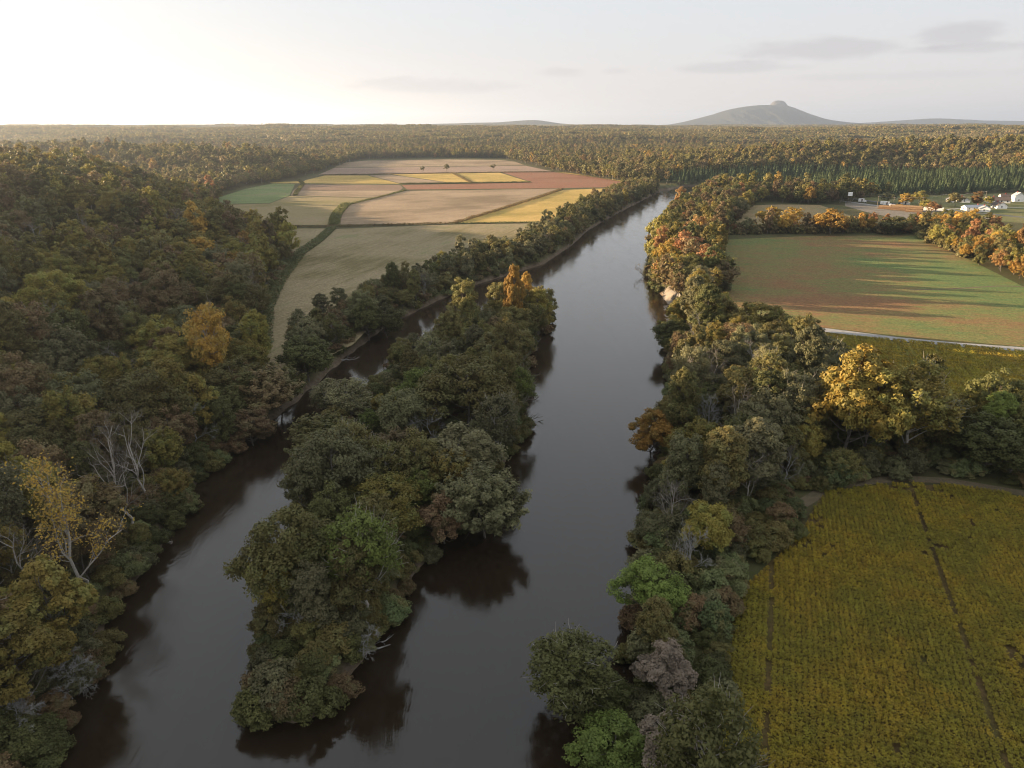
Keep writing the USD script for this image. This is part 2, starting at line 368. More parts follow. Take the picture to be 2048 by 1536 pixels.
# ------------------------------------------------------------------ fields, tracks, sandbar
def furrow(name, cols, deg, scale=0.02, streak=14.0, lo=0.34, hi=0.66, bump=0.5, gain=0.98):
    """Field soil and crop: broad patches plus fine streaks along the rows (deg: compass bearing of the rows)."""
    r = math.radians(deg)
    n = {"g": ("geometry", {}), "n": ("noise_texture", dict(scale=scale, detail=5.0, roughness=0.62)),
         "m1": ("mapping", dict(mapping_type="point", rotation=(0, 0, r))), "m2": ("mapping", dict(mapping_type="point", scale=(1.0, 1.0 / streak, 1.0))),
         "ns": ("noise_texture", dict(scale=0.55, detail=5.0, roughness=0.7)), "ns2": ("noise_texture", dict(scale=0.06, detail=3.0, roughness=0.6)),
         "nf": ("noise_texture", dict(scale=1.3, detail=4.0, roughness=0.7)),
         "a1": ("math", dict(math_type="multiply_add", value2=0.62, value3=-0.31)), "a2": ("math", dict(math_type="add")), "a3": ("math", dict(math_type="multiply_add", value2=0.42, value3=-0.21)), "a4": ("math", dict(math_type="add")),
         "r": ("rgb_ramp", dict(ramp=[(lo + (hi - lo) * i / max(1, len(cols) - 1), tuple(gain * k for k in c)) for i, c in enumerate(cols)])),
         "rf": ("map_range", dict(from_min=0.25, from_max=0.75, to_min=0.5, to_max=1.5, clamp=True)), "gray": ("combine_color", {}), "mul": ("mix", dict(mix_type="multiply", fac=1.0)),
         "b": ("bump", dict(strength=bump, distance=0.35)), "p": ("principled_bsdf", dict(roughness=0.95, specular_ior_level=0.1))}
    l = [("g.position", "n.vector"), ("g.position", "m1.vector"), ("m1.vector", "m2.vector"), ("m2.vector", "ns.vector"), ("m2.vector", "ns2.vector"), ("g.position", "nf.vector"),
         ("ns.fac", "a1.value1"), ("a1.value", "a2.value1"), ("n.fac", "a2.value2"), ("ns2.fac", "a3.value1"), ("a3.value", "a4.value1"), ("a2.value", "a4.value2"), ("a4.value", "r.fac"),
         ("nf.fac", "rf.value"), ("rf.result", "gray.r"), ("rf.result", "gray.g"), ("rf.result", "gray.b"), ("r.color", "mul.color1"), ("gray.color", "mul.color2"), ("mul.color", "p.base_color"),
         ("nf.fac", "b.height"), ("b.normal", "p.normal")]
    return material(name, n, l, "p.BSDF")


FLOOR = 3.5
_layer = [0]


def field(name, label, uv, mat, lift=0.05, cat=None, xy=None):
    """One field as a sheet on the valley floor."""
    poly = Polygon(xy or pts(FLOOR, *uv)).buffer(0)
    g = max(poly.geoms, key=lambda a: a.area) if hasattr(poly, "geoms") else poly
    v, f = trimesh.creation.triangulate_polygon(g, engine="earcut")
    m = put(name, np.column_stack([v, np.full(len(v), FLOOR + lift)]), f, mat)
    tag(m, label, cat or "field", kind="structure")
    return g


M["stubble"] = furrow("stubble_pale", [(0.150, 0.125, 0.058), (0.215, 0.178, 0.096), (0.265, 0.212, 0.128), (0.195, 0.188, 0.092)], 18, 0.012)
M["stubble_pink"] = furrow("stubble_pink", [(0.190, 0.142, 0.090), (0.270, 0.202, 0.130), (0.330, 0.248, 0.165)], 60, 0.012)
M["stubble_olive"] = furrow("stubble_olive", [(0.180, 0.155, 0.068), (0.240, 0.195, 0.098), (0.26, 0.205, 0.12)], 60, 0.012)
M["green_crop"] = furrow("young_green_crop", [(0.130, 0.165, 0.065), (0.155, 0.200, 0.080), (0.185, 0.195, 0.090)], 60, 0.02)
M["brown_field"] = furrow("brown_field", [(0.185, 0.125, 0.085), (0.225, 0.155, 0.108)], 75, 0.02)
M["red_soil"] = furrow("red_ploughed_soil", [(0.205, 0.098, 0.058), (0.250, 0.125, 0.075), (0.225, 0.125, 0.080)], 78, 0.012)
M["yellow_crop"] = furrow("yellow_soybeans_far", [(0.26, 0.20, 0.058), (0.36, 0.255, 0.080), (0.44, 0.300, 0.105)], 62, 0.014, gain=1.08)
M["far_tan"] = furrow("far_tan_field", [(0.235, 0.170, 0.125), (0.300, 0.220, 0.165)], 82, 0.006)
M["patchy"] = furrow("patchy_green_field", [(0.110, 0.155, 0.056), (0.150, 0.162, 0.058), (0.190, 0.145, 0.062), (0.215, 0.120, 0.060)], 100, 0.011, 5.0, 0.34, 0.66, 1.0, 1.0)
M["yellow_meadow"] = furrow("yellow_green_crop", [(0.17, 0.17, 0.042), (0.26, 0.21, 0.048), (0.32, 0.245, 0.06)], 20, 0.03, 8.0, bump=0.9, gain=1.0)
M["soy_soil"] = furrow("soybean_soil", [(0.075, 0.055, 0.026), (0.12, 0.082, 0.034), (0.10, 0.085, 0.030)], 20, 0.06, 12.0, bump=0.9, gain=1.0)
M["tan_field"] = furrow("mown_tan_field", [(0.235, 0.180, 0.085), (0.285, 0.215, 0.115), (0.20, 0.175, 0.08)], 30, 0.015)
M["lawn"] = furrow("village_lawn", [(0.105, 0.125, 0.045), (0.150, 0.150, 0.060), (0.185, 0.165, 0.08)], 30, 0.03, 2.0)
M["gravel"] = noise_col("gravel_road", [(0.26, 0.255, 0.25), (0.33, 0.325, 0.32), (0.24, 0.225, 0.205)], 0.4, bump=0.4)
M["asphalt"] = noise_col("asphalt_road", [(0.10, 0.10, 0.105), (0.15, 0.15, 0.155)], 0.2, bump=0.2)
M["dirt"] = noise_col("dirt_track", [(0.105, 0.082, 0.050), (0.145, 0.115, 0.074), (0.085, 0.075, 0.040)], 0.3, bump=0.4)
M["yard"] = noise_col("yard_gravel", [(0.15, 0.13, 0.10), (0.20, 0.18, 0.15), (0.13, 0.105, 0.08)], 0.1, bump=0.4)
M["sand"] = noise_col("sandbar_sand", [(0.17, 0.14, 0.105), (0.24, 0.205, 0.165), (0.20, 0.19, 0.175)], 0.25, bump=0.8)

field("harvested_field", "large pale harvested field curving between left hill and riverbank trees",
      [(520, 735), (524, 640), (545, 585), (600, 515), (640, 487), (672, 458), (900, 449), (1140, 446), (1085, 490), (960, 540), (850, 575), (770, 625), (705, 690), (600, 740)], M["stubble"])
field("harvested_field", "small pale stubble wedge beside the hedged ditch below the left hill", [(452, 457), (664, 457), (600, 505), (560, 545), (500, 520), (470, 490)], M["stubble"])
field("harvested_field", "olive stubble field left of the dark hedged ditch", [(438, 450), (664, 450), (666, 430), (690, 409), (745, 396), (640, 394), (580, 392), (540, 407), (438, 410)], M["stubble_olive"])
field("crop_field", "bright green young crop in the valley's left corner", [(438, 408), (540, 406), (579, 391), (590, 368), (545, 367), (490, 378), (438, 395)], M["green_crop"])
field("crop_field", "narrow yellow strip above the bright green crop", [(536, 365), (606, 362), (600, 366.5), (545, 366.5)], M["yellow_crop"])
field("ploughed_field", "dull brown strip between yellow plots and pinkish stubble", [(602, 369), (800, 370), (806, 376), (800, 380.5), (587, 380.5)], M["brown_field"])
field("harvested_field", "pinkish tan strip below the dull brown strip", [(586, 381), (800, 381), (760, 393), (745, 395), (582, 391)], M["stubble_pink"])
field("harvested_field", "large pinkish stubble field in the middle of the valley", [(676, 449), (684, 430), (696, 411), (812, 382), (1118, 377.5), (903, 447)], M["stubble_pink"])
field("soybean_field", "broad golden soybean field beside the far riverbank trees", [(917, 446), (1126, 380), (1280, 374), (1145, 443)], M["yellow_crop"])
field("ploughed_field", "rust red ploughed field reaching the river's far bend", [(1005, 345), (1110, 344.5), (1200, 356), (1255, 366), (1282, 373), (1120, 376.5), (814, 379), (803, 370), (945, 367.5), (1066, 365)], M["red_soil"])
field("soybean_field", "olive yellow plot nearest the left woods", [(600, 366.5), (612, 360), (650, 351), (735, 351), (800, 367.5)], M["yellow_crop"])
field("harvested_field", "tan plot between two yellow plots", [(738, 350.8), (778, 349), (900, 366), (804, 367.5)], M["stubble_pink"])
field("soybean_field", "olive yellow plot in the middle of the far fields", [(783, 348.5), (903, 346.2), (943, 365.5), (905, 366)], M["yellow_crop"])
field("soybean_field", "golden plot touching the rust red field", [(909, 346), (1000, 345.5), (1060, 364), (948, 366)], M["yellow_crop"])
field("harvested_field", "far tan field with three lone trees", [(636, 350), (668, 336), (1052, 331.5), (1108, 343.5), (900, 345.5), (780, 348)], M["far_tan"])
field("harvested_field", "farthest pale tan field under the distant woods", [(668, 335), (690, 325), (730, 321.5), (900, 319), (1000, 320), (1030, 323.5), (1050, 330.5)], M["stubble_pink"])
field("soybean_field", "thin golden strip along woods beyond the red field", [(1113, 344.5), (1140, 346), (1240, 361), (1252, 365), (1200, 355)], M["yellow_crop"])
PATCHY = field("crop_field", "green field with reddish brown patches right of the river", [(1436, 480), (1620, 472), (1830, 471), (1940, 520), (2080, 590), (2400, 650), (2400, 735), (2048, 694), (1800, 672), (1640, 655), (1500, 640), (1440, 610)], M["patchy"])
MEADOW = field("soybean_field", "yellow green field below the gravel road", [(1560, 655), (1640, 668), (1800, 685), (2048, 704), (2400, 745), (2500, 960), (2048, 900), (1900, 840), (1700, 700)], M["yellow_meadow"])
SOY = field("soybean_field", "mustard yellow soybean field in rows at the lower right", [(1405, 1900), (1425, 1650), (1432, 1536), (1440, 1400), (1448, 1290), (1482, 1180), (1560, 1105), (1612, 1045), (1645, 985), (1800, 968), (1900, 972), (2048, 996), (2500, 1080), (3000, 1900)], M["soy_soil"])
field("mown_field", "mown tan field behind the hedgerow", [(1478, 412), (1560, 409), (1640, 410), (1690, 428), (1750, 446), (1620, 460), (1450, 462)], M["tan_field"])
field("meadow", "small green meadow behind the orange tree row", [(1870, 462), (1960, 466), (2060, 484), (2060, 500), (1960, 500), (1890, 490)], M["lawn"])
field("lawn", "mown grass around the village houses", [(1700, 396), (1790, 392), (2100, 384), (2100, 450), (1960, 440), (1900, 424), (1790, 410)], M["lawn"])
field("yard", "bare gravel yard around the log stacks", [(1690, 403), (1780, 413), (1900, 425), (1965, 433), (1890, 442), (1790, 436), (1740, 426), (1690, 412)], M["yard"], lift=0.054)


def strip(name, label, line, width, mat, lift, cat):
    g = LineString(line).buffer(width / 2, cap_style=2, join_style=1)
    v, f = trimesh.creation.triangulate_polygon(g, engine="earcut")
    m = put(name, np.column_stack([v, np.full(len(v), FLOOR + lift)]), f, mat)
    tag(m, label, cat, kind="structure")
    return g


ROAD = strip("gravel_road", "pale grey gravel road crossing the fields right of the river", pts(FLOOR, (1548, 640), (1590, 650), (1650, 660), (1800, 679), (1920, 690), (2048, 699), (2400, 735)), 5.2, M["gravel"], 0.062, "road")
strip("dirt_track", "curving dirt track between the soybean field and the dark wood", pts(FLOOR, (1600, 1010), (1655, 977), (1720, 965), (1800, 957), (1900, 962), (2048, 987), (2400, 1050)), 2.6, M["dirt"], 0.058, "track")
strip("asphalt_road", "grey road running past the log yard towards the houses", pts(FLOOR, (1640, 388), (1690, 395), (1760, 405), (1850, 414), (1970, 427), (2100, 440)), 7.0, M["asphalt"], 0.066, "road")
strip("railway_bed", "pale ballast bed of the railway beside the road", pts(FLOOR, (1660, 399), (1700, 404), (1780, 415), (1860, 424), (1980, 437)), 5.0, M["gravel"], 0.070, "railway")
strip("farm_lane", "pale lane leading to the village houses", pts(FLOOR, (1885, 421), (1905, 418), (1960, 415), (2060, 416)), 4.0, M["gravel"], 0.074, "lane")
strip("farm_track", "thin pale tyre track across the green patchy field", pts(FLOOR, (1820, 580), (1900, 578), (2000, 572), (2100, 575)), 1.6, M["dirt"], 0.058, "track")
strip("farm_track", "short pale track at the right edge of the yellow green field", pts(FLOOR, (1985, 735), (2015, 742), (2060, 757), (2150, 790)), 1.6, M["dirt"], 0.058, "track")


def drape(name, label, xy, mat, step, lift, cat, bumpy=0.0):
    poly = Polygon(xy)
    x0, y0, x1, y1 = poly.bounds
    xs, ys = np.arange(x0, x1 + step, step), np.arange(y0, y1 + step, step)
    gx_, gy_ = np.meshgrid(xs, ys)
    inside = shapely.contains_xy(poly, gx_.ravel(), gy_.ravel()).reshape(gx_.shape)
    z = np.maximum(height(gx_, gy_), -0.2) + lift + bumpy * (fb(gx_, gy_, 2.2, 3, 4) - 0.3)
    n = len(xs)
    i, j = np.nonzero(inside[:-1, :-1] & inside[1:, :-1] & inside[:-1, 1:] & inside[1:, 1:])
    q = np.stack([i * n + j, i * n + j + 1, (i + 1) * n + j + 1, (i + 1) * n + j], 1)
    m = put(name, np.stack([gx_.ravel(), gy_.ravel(), z.ravel()], 1), q, mat)
    tag(m, label, cat, kind="structure")


drape("sandbar", "pale eroded sand and gravel bank on the right side of the river", pts(0.5, (1324, 588), (1340, 583), (1356, 592), (1364, 612), (1366, 640), (1352, 660), (1334, 656), (1327, 625)), M["sand"], 0.8, 0.12, "sandbar", 0.35)
drape("mud_bank", "bare brown bank below the golden sycamore at the island's head", pts(0.5, (1046, 690), (1052, 655), (1066, 650), (1078, 668), (1076, 700), (1058, 712)), M["bank"], 0.8, 0.4, "bank", 0.6)

# ------------------------------------------------------------------ the far mountain and low blue ridges
def z_at(v, y, x=0.0):
    """Height of a far point at forward distance y that shows at photograph row v."""
    t = (768 - v) / FPX
    return CAM_H + y * (t * math.cos(PITCH) - math.sin(PITCH)) / (math.cos(PITCH) + t * math.sin(PITCH))


def x_at(u, y, z):
    return (u - 1024) / FPX * (y * math.cos(PITCH) - (z - CAM_H) * math.sin(PITCH))


M["mountain"] = noise_col("mountain_woods", [(0.024, 0.025, 0.017), (0.038, 0.036, 0.021), (0.030, 0.034, 0.019)], 0.006, bump=0.5, bdist=15.0, bscale=0.03, fine=0.05)
M["rock"] = noise_col("mountain_rock", [(0.06, 0.056, 0.048), (0.085, 0.078, 0.067), (0.042, 0.040, 0.032)], 0.02, bump=0.6, bdist=6.0, bscale=0.05)


def ridge(name, label, profile, y0, depth, step, mat, cat, rough=0.0, seed=1):
    us, vs = np.array(profile, float).T
    zz = np.array([z_at(v, y0) for v in vs])
    xx = np.array([x_at(u, y0, z) for u, z in zip(us, zz)])
    xs = np.arange(xx[0], xx[-1], step)
    z = ndimage.gaussian_filter1d(np.interp(xs, xx, zz), 1.5)
    ys = np.linspace(-1, 1, 61) * depth * 2.4
    gx_, gy_ = np.meshgrid(xs, ys + y0)
    crest = (fb(xs, xs * 0, 900, 2, seed + 3) - 0.5) * depth * 0.8           # the crest line wanders in depth
    w = np.exp(-0.5 * ((ys[:, None] - crest[None]) / depth) ** 2)
    gully = np.abs(fb(gx_ + 0.35 * gy_, gy_ * 0.35, 230, 4, seed) - 0.5) * 2
    up = z[None] - 20
    gz = 20 + up * w - rough * up * gully * 4 * w * (1 - w)
    nx = len(xs)
    i, j = np.meshgrid(np.arange(len(ys) - 1), np.arange(nx - 1), indexing="ij")
    q = np.stack([i * nx + j, i * nx + j + 1, (i + 1) * nx + j + 1, (i + 1) * nx + j], -1).reshape(-1, 4)
    m = put(name, np.stack([gx_.ravel(), gy_.ravel(), gz.ravel()], 1), q, mat)
    tag(m, label, cat, kind="structure")
    return m


mt = ridge("mountain", "lone blue mountain with a rocky knob rising over the horizon",
           [(1180, 256), (1290, 252), (1340, 249), (1372, 243), (1400, 236), (1425, 229), (1445, 222), (1465, 217), (1490, 213), (1515, 210.5), (1535, 210), (1548, 211), (1560, 210), (1572, 210.5), (1580, 213), (1592, 218), (1610, 226), (1630, 233), (1655, 239), (1690, 244), (1740, 248), (1850, 253)],
           12500, 620, 16.0, M["mountain"], "mountain", 0.45, 2)
# the rocky knob: a cliffed dome that stands on the mountain's shoulder
_ky = 12500 + (fb(np.array([x_at(1559, 12500, 480.0)]), np.array([0.0]), 900, 2, 5)[0] - 0.5) * 620 * 0.8
_a, _r = np.linspace(0, 2 * np.pi, 41)[:-1], [(1.9, 217), (1.2, 210), (1.04, 207.8), (0.86, 204.6), (0.64, 202.6), (0.42, 201.8), (0.2, 201.4), (0.02, 201.3)]
_kx, _kw = x_at(1559, _ky, 500.0), 13.5 / FPX * _ky * 0.94
_kv = [(_kx + math.cos(t) * k * _kw * (1 + 0.08 * math.sin(5 * t + 1)), _ky + math.sin(t) * k * _kw * 0.9, z_at(v, _ky) + 3.0 * math.sin(7 * t + k * 9)) for k, v in _r for t in _a]
_kf = [(r * 40 + i, r * 40 + (i + 1) % 40, (r + 1) * 40 + (i + 1) % 40, (r + 1) * 40 + i) for r in range(7) for i in range(40)]
knob = put("rock_knob", _kv, _kf, M["rock"], mt.GetPath())
ridge("hills", "long low blue hill left of the mountain", [(560, 256), (700, 250.5), (780, 249.5), (860, 248), (930, 246), (1000, 244.5), (1035, 241.5), (1068, 239.5), (1090, 242), (1120, 247), (1160, 249.5), (1240, 252), (1330, 255)], 10500, 600, 40.0, M["mountain"], "hills", 0.4, 3)
ridge("hills", "faint low ridge on the horizon right of the mountain", [(1640, 254), (1700, 247), (1760, 244), (1820, 240), (1870, 236.5), (1915, 239), (1960, 241), (2020, 241.5), (2100, 243), (2250, 248), (2400, 255)], 15000, 700, 50.0, M["mountain"], "hills", 0.4, 4)

# ------------------------------------------------------------------ trees: leaves, branches, prototypes
def leaf_quads(c, nrm, size, rng, tri=False, aspect=0.6):
    n = len(c)
    nrm = unit(nrm)
    a = unit(np.cross(nrm, rng.normal(size=(n, 3))))
    b = np.cross(nrm, a)
    s = (size * rng.uniform(0.7, 1.3, n))[:, None]
    if tri:
        v = np.stack([c - a * s * 0.6, c + a * s * 0.6 + b * s * 0.5, c - b * s * 0.55 + a * s * 0.35], 1).reshape(-1, 3)
        return v, np.arange(3 * n).reshape(-1, 3)
    v = np.stack([c - a * s * 0.6, c + b * s * 0.6 * aspect - nrm * s * 0.1, c + a * s * 0.6, c - b * s * 0.6 * aspect - nrm * s * 0.1], 1).reshape(-1, 3)
    q = np.arange(4 * n).reshape(-1, 4)
    return v, np.vstack([q[:, [0, 1, 2]], q[:, [0, 2, 3]]])


def crown_points(form, rng, n):
    """Clump centres (n,3), clump radii and outward directions for a crown of the given form; metres."""
    P = FORMS[form]
    H, R, base = P["H"], P["R"], P["base"]
    lobes = P["lobes"]
    k = len(lobes)
    which = rng.choice(k, n, p=np.array([l[4] for l in lobes]) / sum(l[4] for l in lobes))
    L = np.array([l[:4] + l[5:6] for l in lobes])[which]       # cx, cy, cz, rr, rz
    d = rng.normal(size=(n, 3))
    d[:, 2] = d[:, 2] * 0.9 + 0.35
    d = unit(d)
    s = rng.uniform(0.55, 1.0, n) ** 0.6
    wob = 1 + 0.5 * (meshkit.noise(d * 2.2 + rng.uniform(0, 50, 3)) - 0.5)
    c = L[:, :3] + d * (s * wob)[:, None] * np.stack([L[:, 3], L[:, 3], L[:, 4]], 1)
    return c, d


# lobes: cx, cy, cz, horizontal radius, weight, vertical radius
FORMS = {
    "round": dict(H=16, R=6.0, base=4, clump=1.35, lobes=[(0, 0, 9.6, 5.4, 5, 5.4), (2.6, 1.2, 8.0, 3.4, 2, 3.4), (-2.8, -0.8, 7.6, 3.4, 2, 3.4), (0.4, -2.8, 7.6, 3.3, 2, 3.3)]),
    "tall": dict(H=20, R=4.4, base=5, clump=1.2, lobes=[(0, 0, 14.5, 3.4, 4, 5.0), (1.4, -0.8, 10.0, 3.5, 3, 4.0), (-1.5, 0.9, 8.5, 3.3, 3, 3.8)]),
    "spreading": dict(H=17, R=8.0, base=4, clump=1.5, lobes=[(0, 0, 11.5, 4.8, 3, 4.6), (4.2, 1.0, 9.0, 3.8, 2, 3.6), (-4.0, 1.8, 8.6, 3.7, 2, 3.4), (0.8, -4.4, 8.4, 3.8, 2, 3.4), (-1.4, 4.2, 9.6, 3.6, 2, 3.4)]),
    "tufted": dict(H=15, R=5.5, base=3, clump=1.0, lobes=[(0, 0, 12.2, 2.3, 2, 2.2), (2.6, -1.0, 9.8, 2.3, 2, 2.3), (-2.8, -0.6, 9.2, 2.4, 2, 2.2), (0.6, 2.8, 8.8, 2.3, 2, 2.2), (-0.4, -3.0, 6.6, 2.3, 2, 2.2), (3.0, 2.0, 6.4, 2.2, 1.5, 2.0), (-2.4, 2.2, 6.2, 2.2, 1.5, 2.0)]),
    "feathery": dict(H=12, R=5.2, base=2, clump=1.25, lobes=[(0, 0, 6.6, 4.6, 4, 4.6), (2.2, 1.8, 6.0, 3.0, 2, 3.4), (-2.2, -1.6, 5.8, 3.0, 2, 3.4)]),
    "thin": dict(H=17, R=5.0, base=5, clump=1.2, lobes=[(0, 0, 11.5, 4.6, 4, 5.0), (2.0, -1.2, 8.0, 2.8, 1, 2.8), (-2.4, 1.0, 9.0, 2.8, 1, 2.8)]),
    "low": dict(H=5, R=3.2, base=0.2, clump=0.95, lobes=[(0, 0, 2.3, 2.6, 4, 2.3), (1.5, 0.8, 1.6, 1.8, 2, 1.6), (-1.4, -1.0, 1.6, 1.8, 2, 1.6)]),
}


FORMS["bare"] = dict(H=15, R=4.5, base=4, clump=1, lobes=[])


def limb_path(a, b, rng, n=5, sag=0.12):
    a, b = np.asarray(a, float), np.asarray(b, float)
    t = np.linspace(0, 1, n)[:, None]
    L = np.linalg.norm(b - a)
    mid = rng.normal(size=3) * L * sag + np.array([0, 0, -0.10 * L])
    return a + (b - a) * t + mid * (t * (1 - t) * 2.2) + np.vstack([np.zeros((1, 3)), rng.normal(size=(n - 2, 3)) * L * 0.025, np.zeros((1, 3))])


def broadleaf(form, seed, detail):
    """(trunk mesh, crown mesh) of one tree. detail: near, mid or far."""
    rng = np.random.default_rng(seed)
    P = FORMS[form]
    nclump, nleaf, size, tri = {"near": (185, 112, 0.34, True), "mid": (70, 44, 0.78, True), "far": (34, 14, 1.5, True)}[detail]
    if form == "thin":
        nleaf = int(nleaf * 0.45)
    if form == "low":
        nclump, size = int(nclump * 0.5), size * 0.8
    c, d = crown_points(form, rng, nclump)
    rc = P["clump"] * (0.85 if detail == "near" else 1.0) * rng.uniform(0.55, 1.35, nclump)
    if detail != "near":
        rc *= 1.15
    idx = np.repeat(np.arange(nclump), nleaf)
    off = unit(rng.normal(size=(len(idx), 3))) * (rng.uniform(0, 1, len(idx)) ** 0.45)[:, None] * rc[idx][:, None]
    if form == "feathery":
        up = unit(d * [1, 1, 0.5] + [0, 0, 0.8])
        off = off * 0.6 + up[idx] * (rng.uniform(-1, 1.2, len(idx)) * rc[idx] * 1.1)[:, None]
    else:
        off[:, 2] *= 0.72
    pos = c[idx] + off
    nrm = unit(off) * 0.7 + d[idx] * 0.4 + np.array([0, 0, 0.45]) + rng.normal(size=off.shape) * 0.55
    keep = pos[:, 2] > 0.15
    crown = leaf_quads(pos[keep], nrm[keep], size, rng, tri, 0.45 if form == "feathery" else 0.65)
    H, base = P["H"], P["base"]
    r0 = 0.016 * H
    if form == "low":
        tr = []
        for k in range(5):
            e = c[rng.integers(nclump)]
            tr.append(tube(limb_path((0, 0, -0.4), e, rng, 4), np.linspace(0.07, 0.02, 4), 4))
        return join(*tr), crown
    if detail == "far":
        return tube([(0, 0, -1.5), (0, 0, H * 0.7)], [r0, r0 * 0.4], 4), crown
    lean = rng.normal(size=2) * 0.4
    top = np.array([lean[0], lean[1], H * 0.8])
    tpath = limb_path((0, 0, -1.5), top, rng, 7, 0.02)
    tr = [tube(tpath, np.linspace(r0, r0 * 0.25, 7), 6 if detail == "near" else 4)]
    if detail == "near":
        order = rng.permutation(nclump)[: (34 if form in ("thin", "tufted") else 22)]
        for k in order:
            e = c[k]
            h0 = np.clip(e[2] - np.hypot(e[0], e[1]) * rng.uniform(0.6, 1.1), base * 0.7, H * 0.72)
            t0 = (h0 + 1.5) / (top[2] + 1.5)
            s = np.array([np.interp(t0 * 6, np.arange(7), tpath[:, a]) for a in range(3)])
            r = r0 * (0.42 - 0.2 * t0)
            tr.append(tube(limb_path(s, s + (e - s) * 1.06, rng, 5), np.linspace(r, 0.03, 5), 4))
        if form in ("thin", "feathery"):   # twigs that stand out of the leaves
            for k in range(90):
                e = c[rng.integers(nclump)]
                g = e + unit(e - np.array([0, 0, H * 0.45])) * rng.uniform(0.8, 2.0) + rng.normal(size=3) * 0.4
                tr.append(tube([e, (e + g) / 2 + rng.normal(size=3) * 0.12, g], [0.035, 0.025, 0.012], 3))
    return join(*tr), crown


def pine(seed, detail):
    rng = np.random.default_rng(seed)
    H = 17.0
    n = 700 if detail == "mid" else 150
    t = rng.uniform(0.0, 1.0, n) ** 0.8
    ang = rng.uniform(0, 2 * np.pi, n)
    rad = (1 - t) * 3.1 * rng.uniform(0.35, 1.0, n) * (1 + 0.25 * np.sin(t * 34))
    z = 3.5 + t * (H - 3.5)
    pos = np.stack([np.cos(ang) * rad, np.sin(ang) * rad, z - rad * 0.15], 1)
    nrm = np.stack([np.cos(ang) * 0.8, np.sin(ang) * 0.8, np.full(n, 0.5)], 1) + rng.normal(size=(n, 3)) * 0.4
    crown = leaf_quads(pos, nrm, 0.95 if detail == "mid" else 1.9, rng, True)
    return tube([(0, 0, -1.5), (0, 0, H * 0.96)], [0.22, 0.03], 5), crown


def bare(seed, H=18.0, spread=0.45, nl=7, up=0.8, twig=1.0, lean=0.0):
    """(trunk, [limbs], twigs) of a leafless tree."""
    rng = np.random.default_rng(seed)
    top = np.array([lean * H + rng.normal() * 0.6, rng.normal() * 0.6, H * 0.72])
    tp = limb_path((0, 0, -1.0), top, rng, 8, 0.012)
    r0 = 0.0125 * H
    trunk = tube(tp, np.linspace(r0, r0 * 0.35, 8), 7)
    limbs, tw = [], []

    def grow(start, direc, length, r, level, bag):
        n = 5
        path = [np.asarray(start, float)]
        d = unit(np.asarray(direc, float))
        for k in range(n - 1):
            d = unit(d + rng.normal(size=3) * 0.20 + np.array([0, 0, 0.10 * up]))
            path.append(path[-1] + d * length / (n - 1))
        path = np.array(path)
        m = tube(path, np.linspace(r, r * 0.45, n), {0: 6, 1: 4}.get(level, 3))
        (bag if level < 2 else tw).append(m)
        if level < 3:
            for k in range([5, 5, int(5 * twig)][level]):
                i = rng.integers(1, n)
                sd = unit(path[i] - path[i - 1])
                nd = unit(sd + unit(rng.normal(size=3)) * 0.85)
                grow(path[i] - (path[i] - path[i - 1]) * rng.uniform(0, 0.6), nd, length * rng.uniform(0.4, 0.62), max(r * 0.45, 0.016), level + 1, bag)

    for k in range(nl):
        t = 0.38 + 0.62 * (k + rng.uniform(0, 0.8)) / nl
        s = np.array([np.interp(t * 7, np.arange(8), tp[:, a]) for a in range(3)])
        a = k * 2.4 + rng.normal() * 0.4
        d = np.array([math.cos(a) * spread * 1.5, math.sin(a) * spread * 1.5, up * (0.7 + t * 0.7)])
        bag = []
        grow(s, d, H * (0.42 - 0.18 * t), r0 * (0.50 - 0.22 * t), 0, bag)
        limbs.append(join(*bag))
    return trunk, limbs, join(*tw)


CLASSES = UsdGeom.Scope.Define(stage, "/World/Looks/prototypes")
_proto = {}


def prototype(key, build):
    """A class prim that holds the parts of one kind of tree; copies reference it."""
    if key not in _proto:
        path = f"/World/Looks/prototypes/{key}"
        p = stage.DefinePrim(path, "Xform")
        for name, (v, f), mat in build():
            put(name, v, f, mat, path)
        p.SetSpecifier(Sdf.SpecifierClass)
        _proto[key] = path
    return _proto[key]


def tree_proto(form, colour, variant, detail):
    key = f"{form}_{colour.replace(' ', '_').replace('-', '_')}_{variant}_{detail}"
    seed = sum(map(ord, form)) * 31 + variant * 7 + {"near": 0, "mid": 1000, "far": 2000}[detail]

    def build():
        if form == "bare":
            t, lb, tw = bare(seed, 15.0, 0.5, 7, 0.9, 1.3)
            return [("trunk", t, M["grey_wood"])] + [("limb", l_, M["grey_wood"]) for l_ in lb] + [("twigs", tw, M["bark"])]
        t, c = pine(seed, detail) if form == "pine" else broadleaf(form, seed, detail)
        return [("trunk", t, M["bark"] if form != "thin" else M["pale_bark"]), ("crown", c, LEAF_FAR.get(colour, LEAF[colour]) if detail == "far" else LEAF[colour])]
    return prototype(key, build)


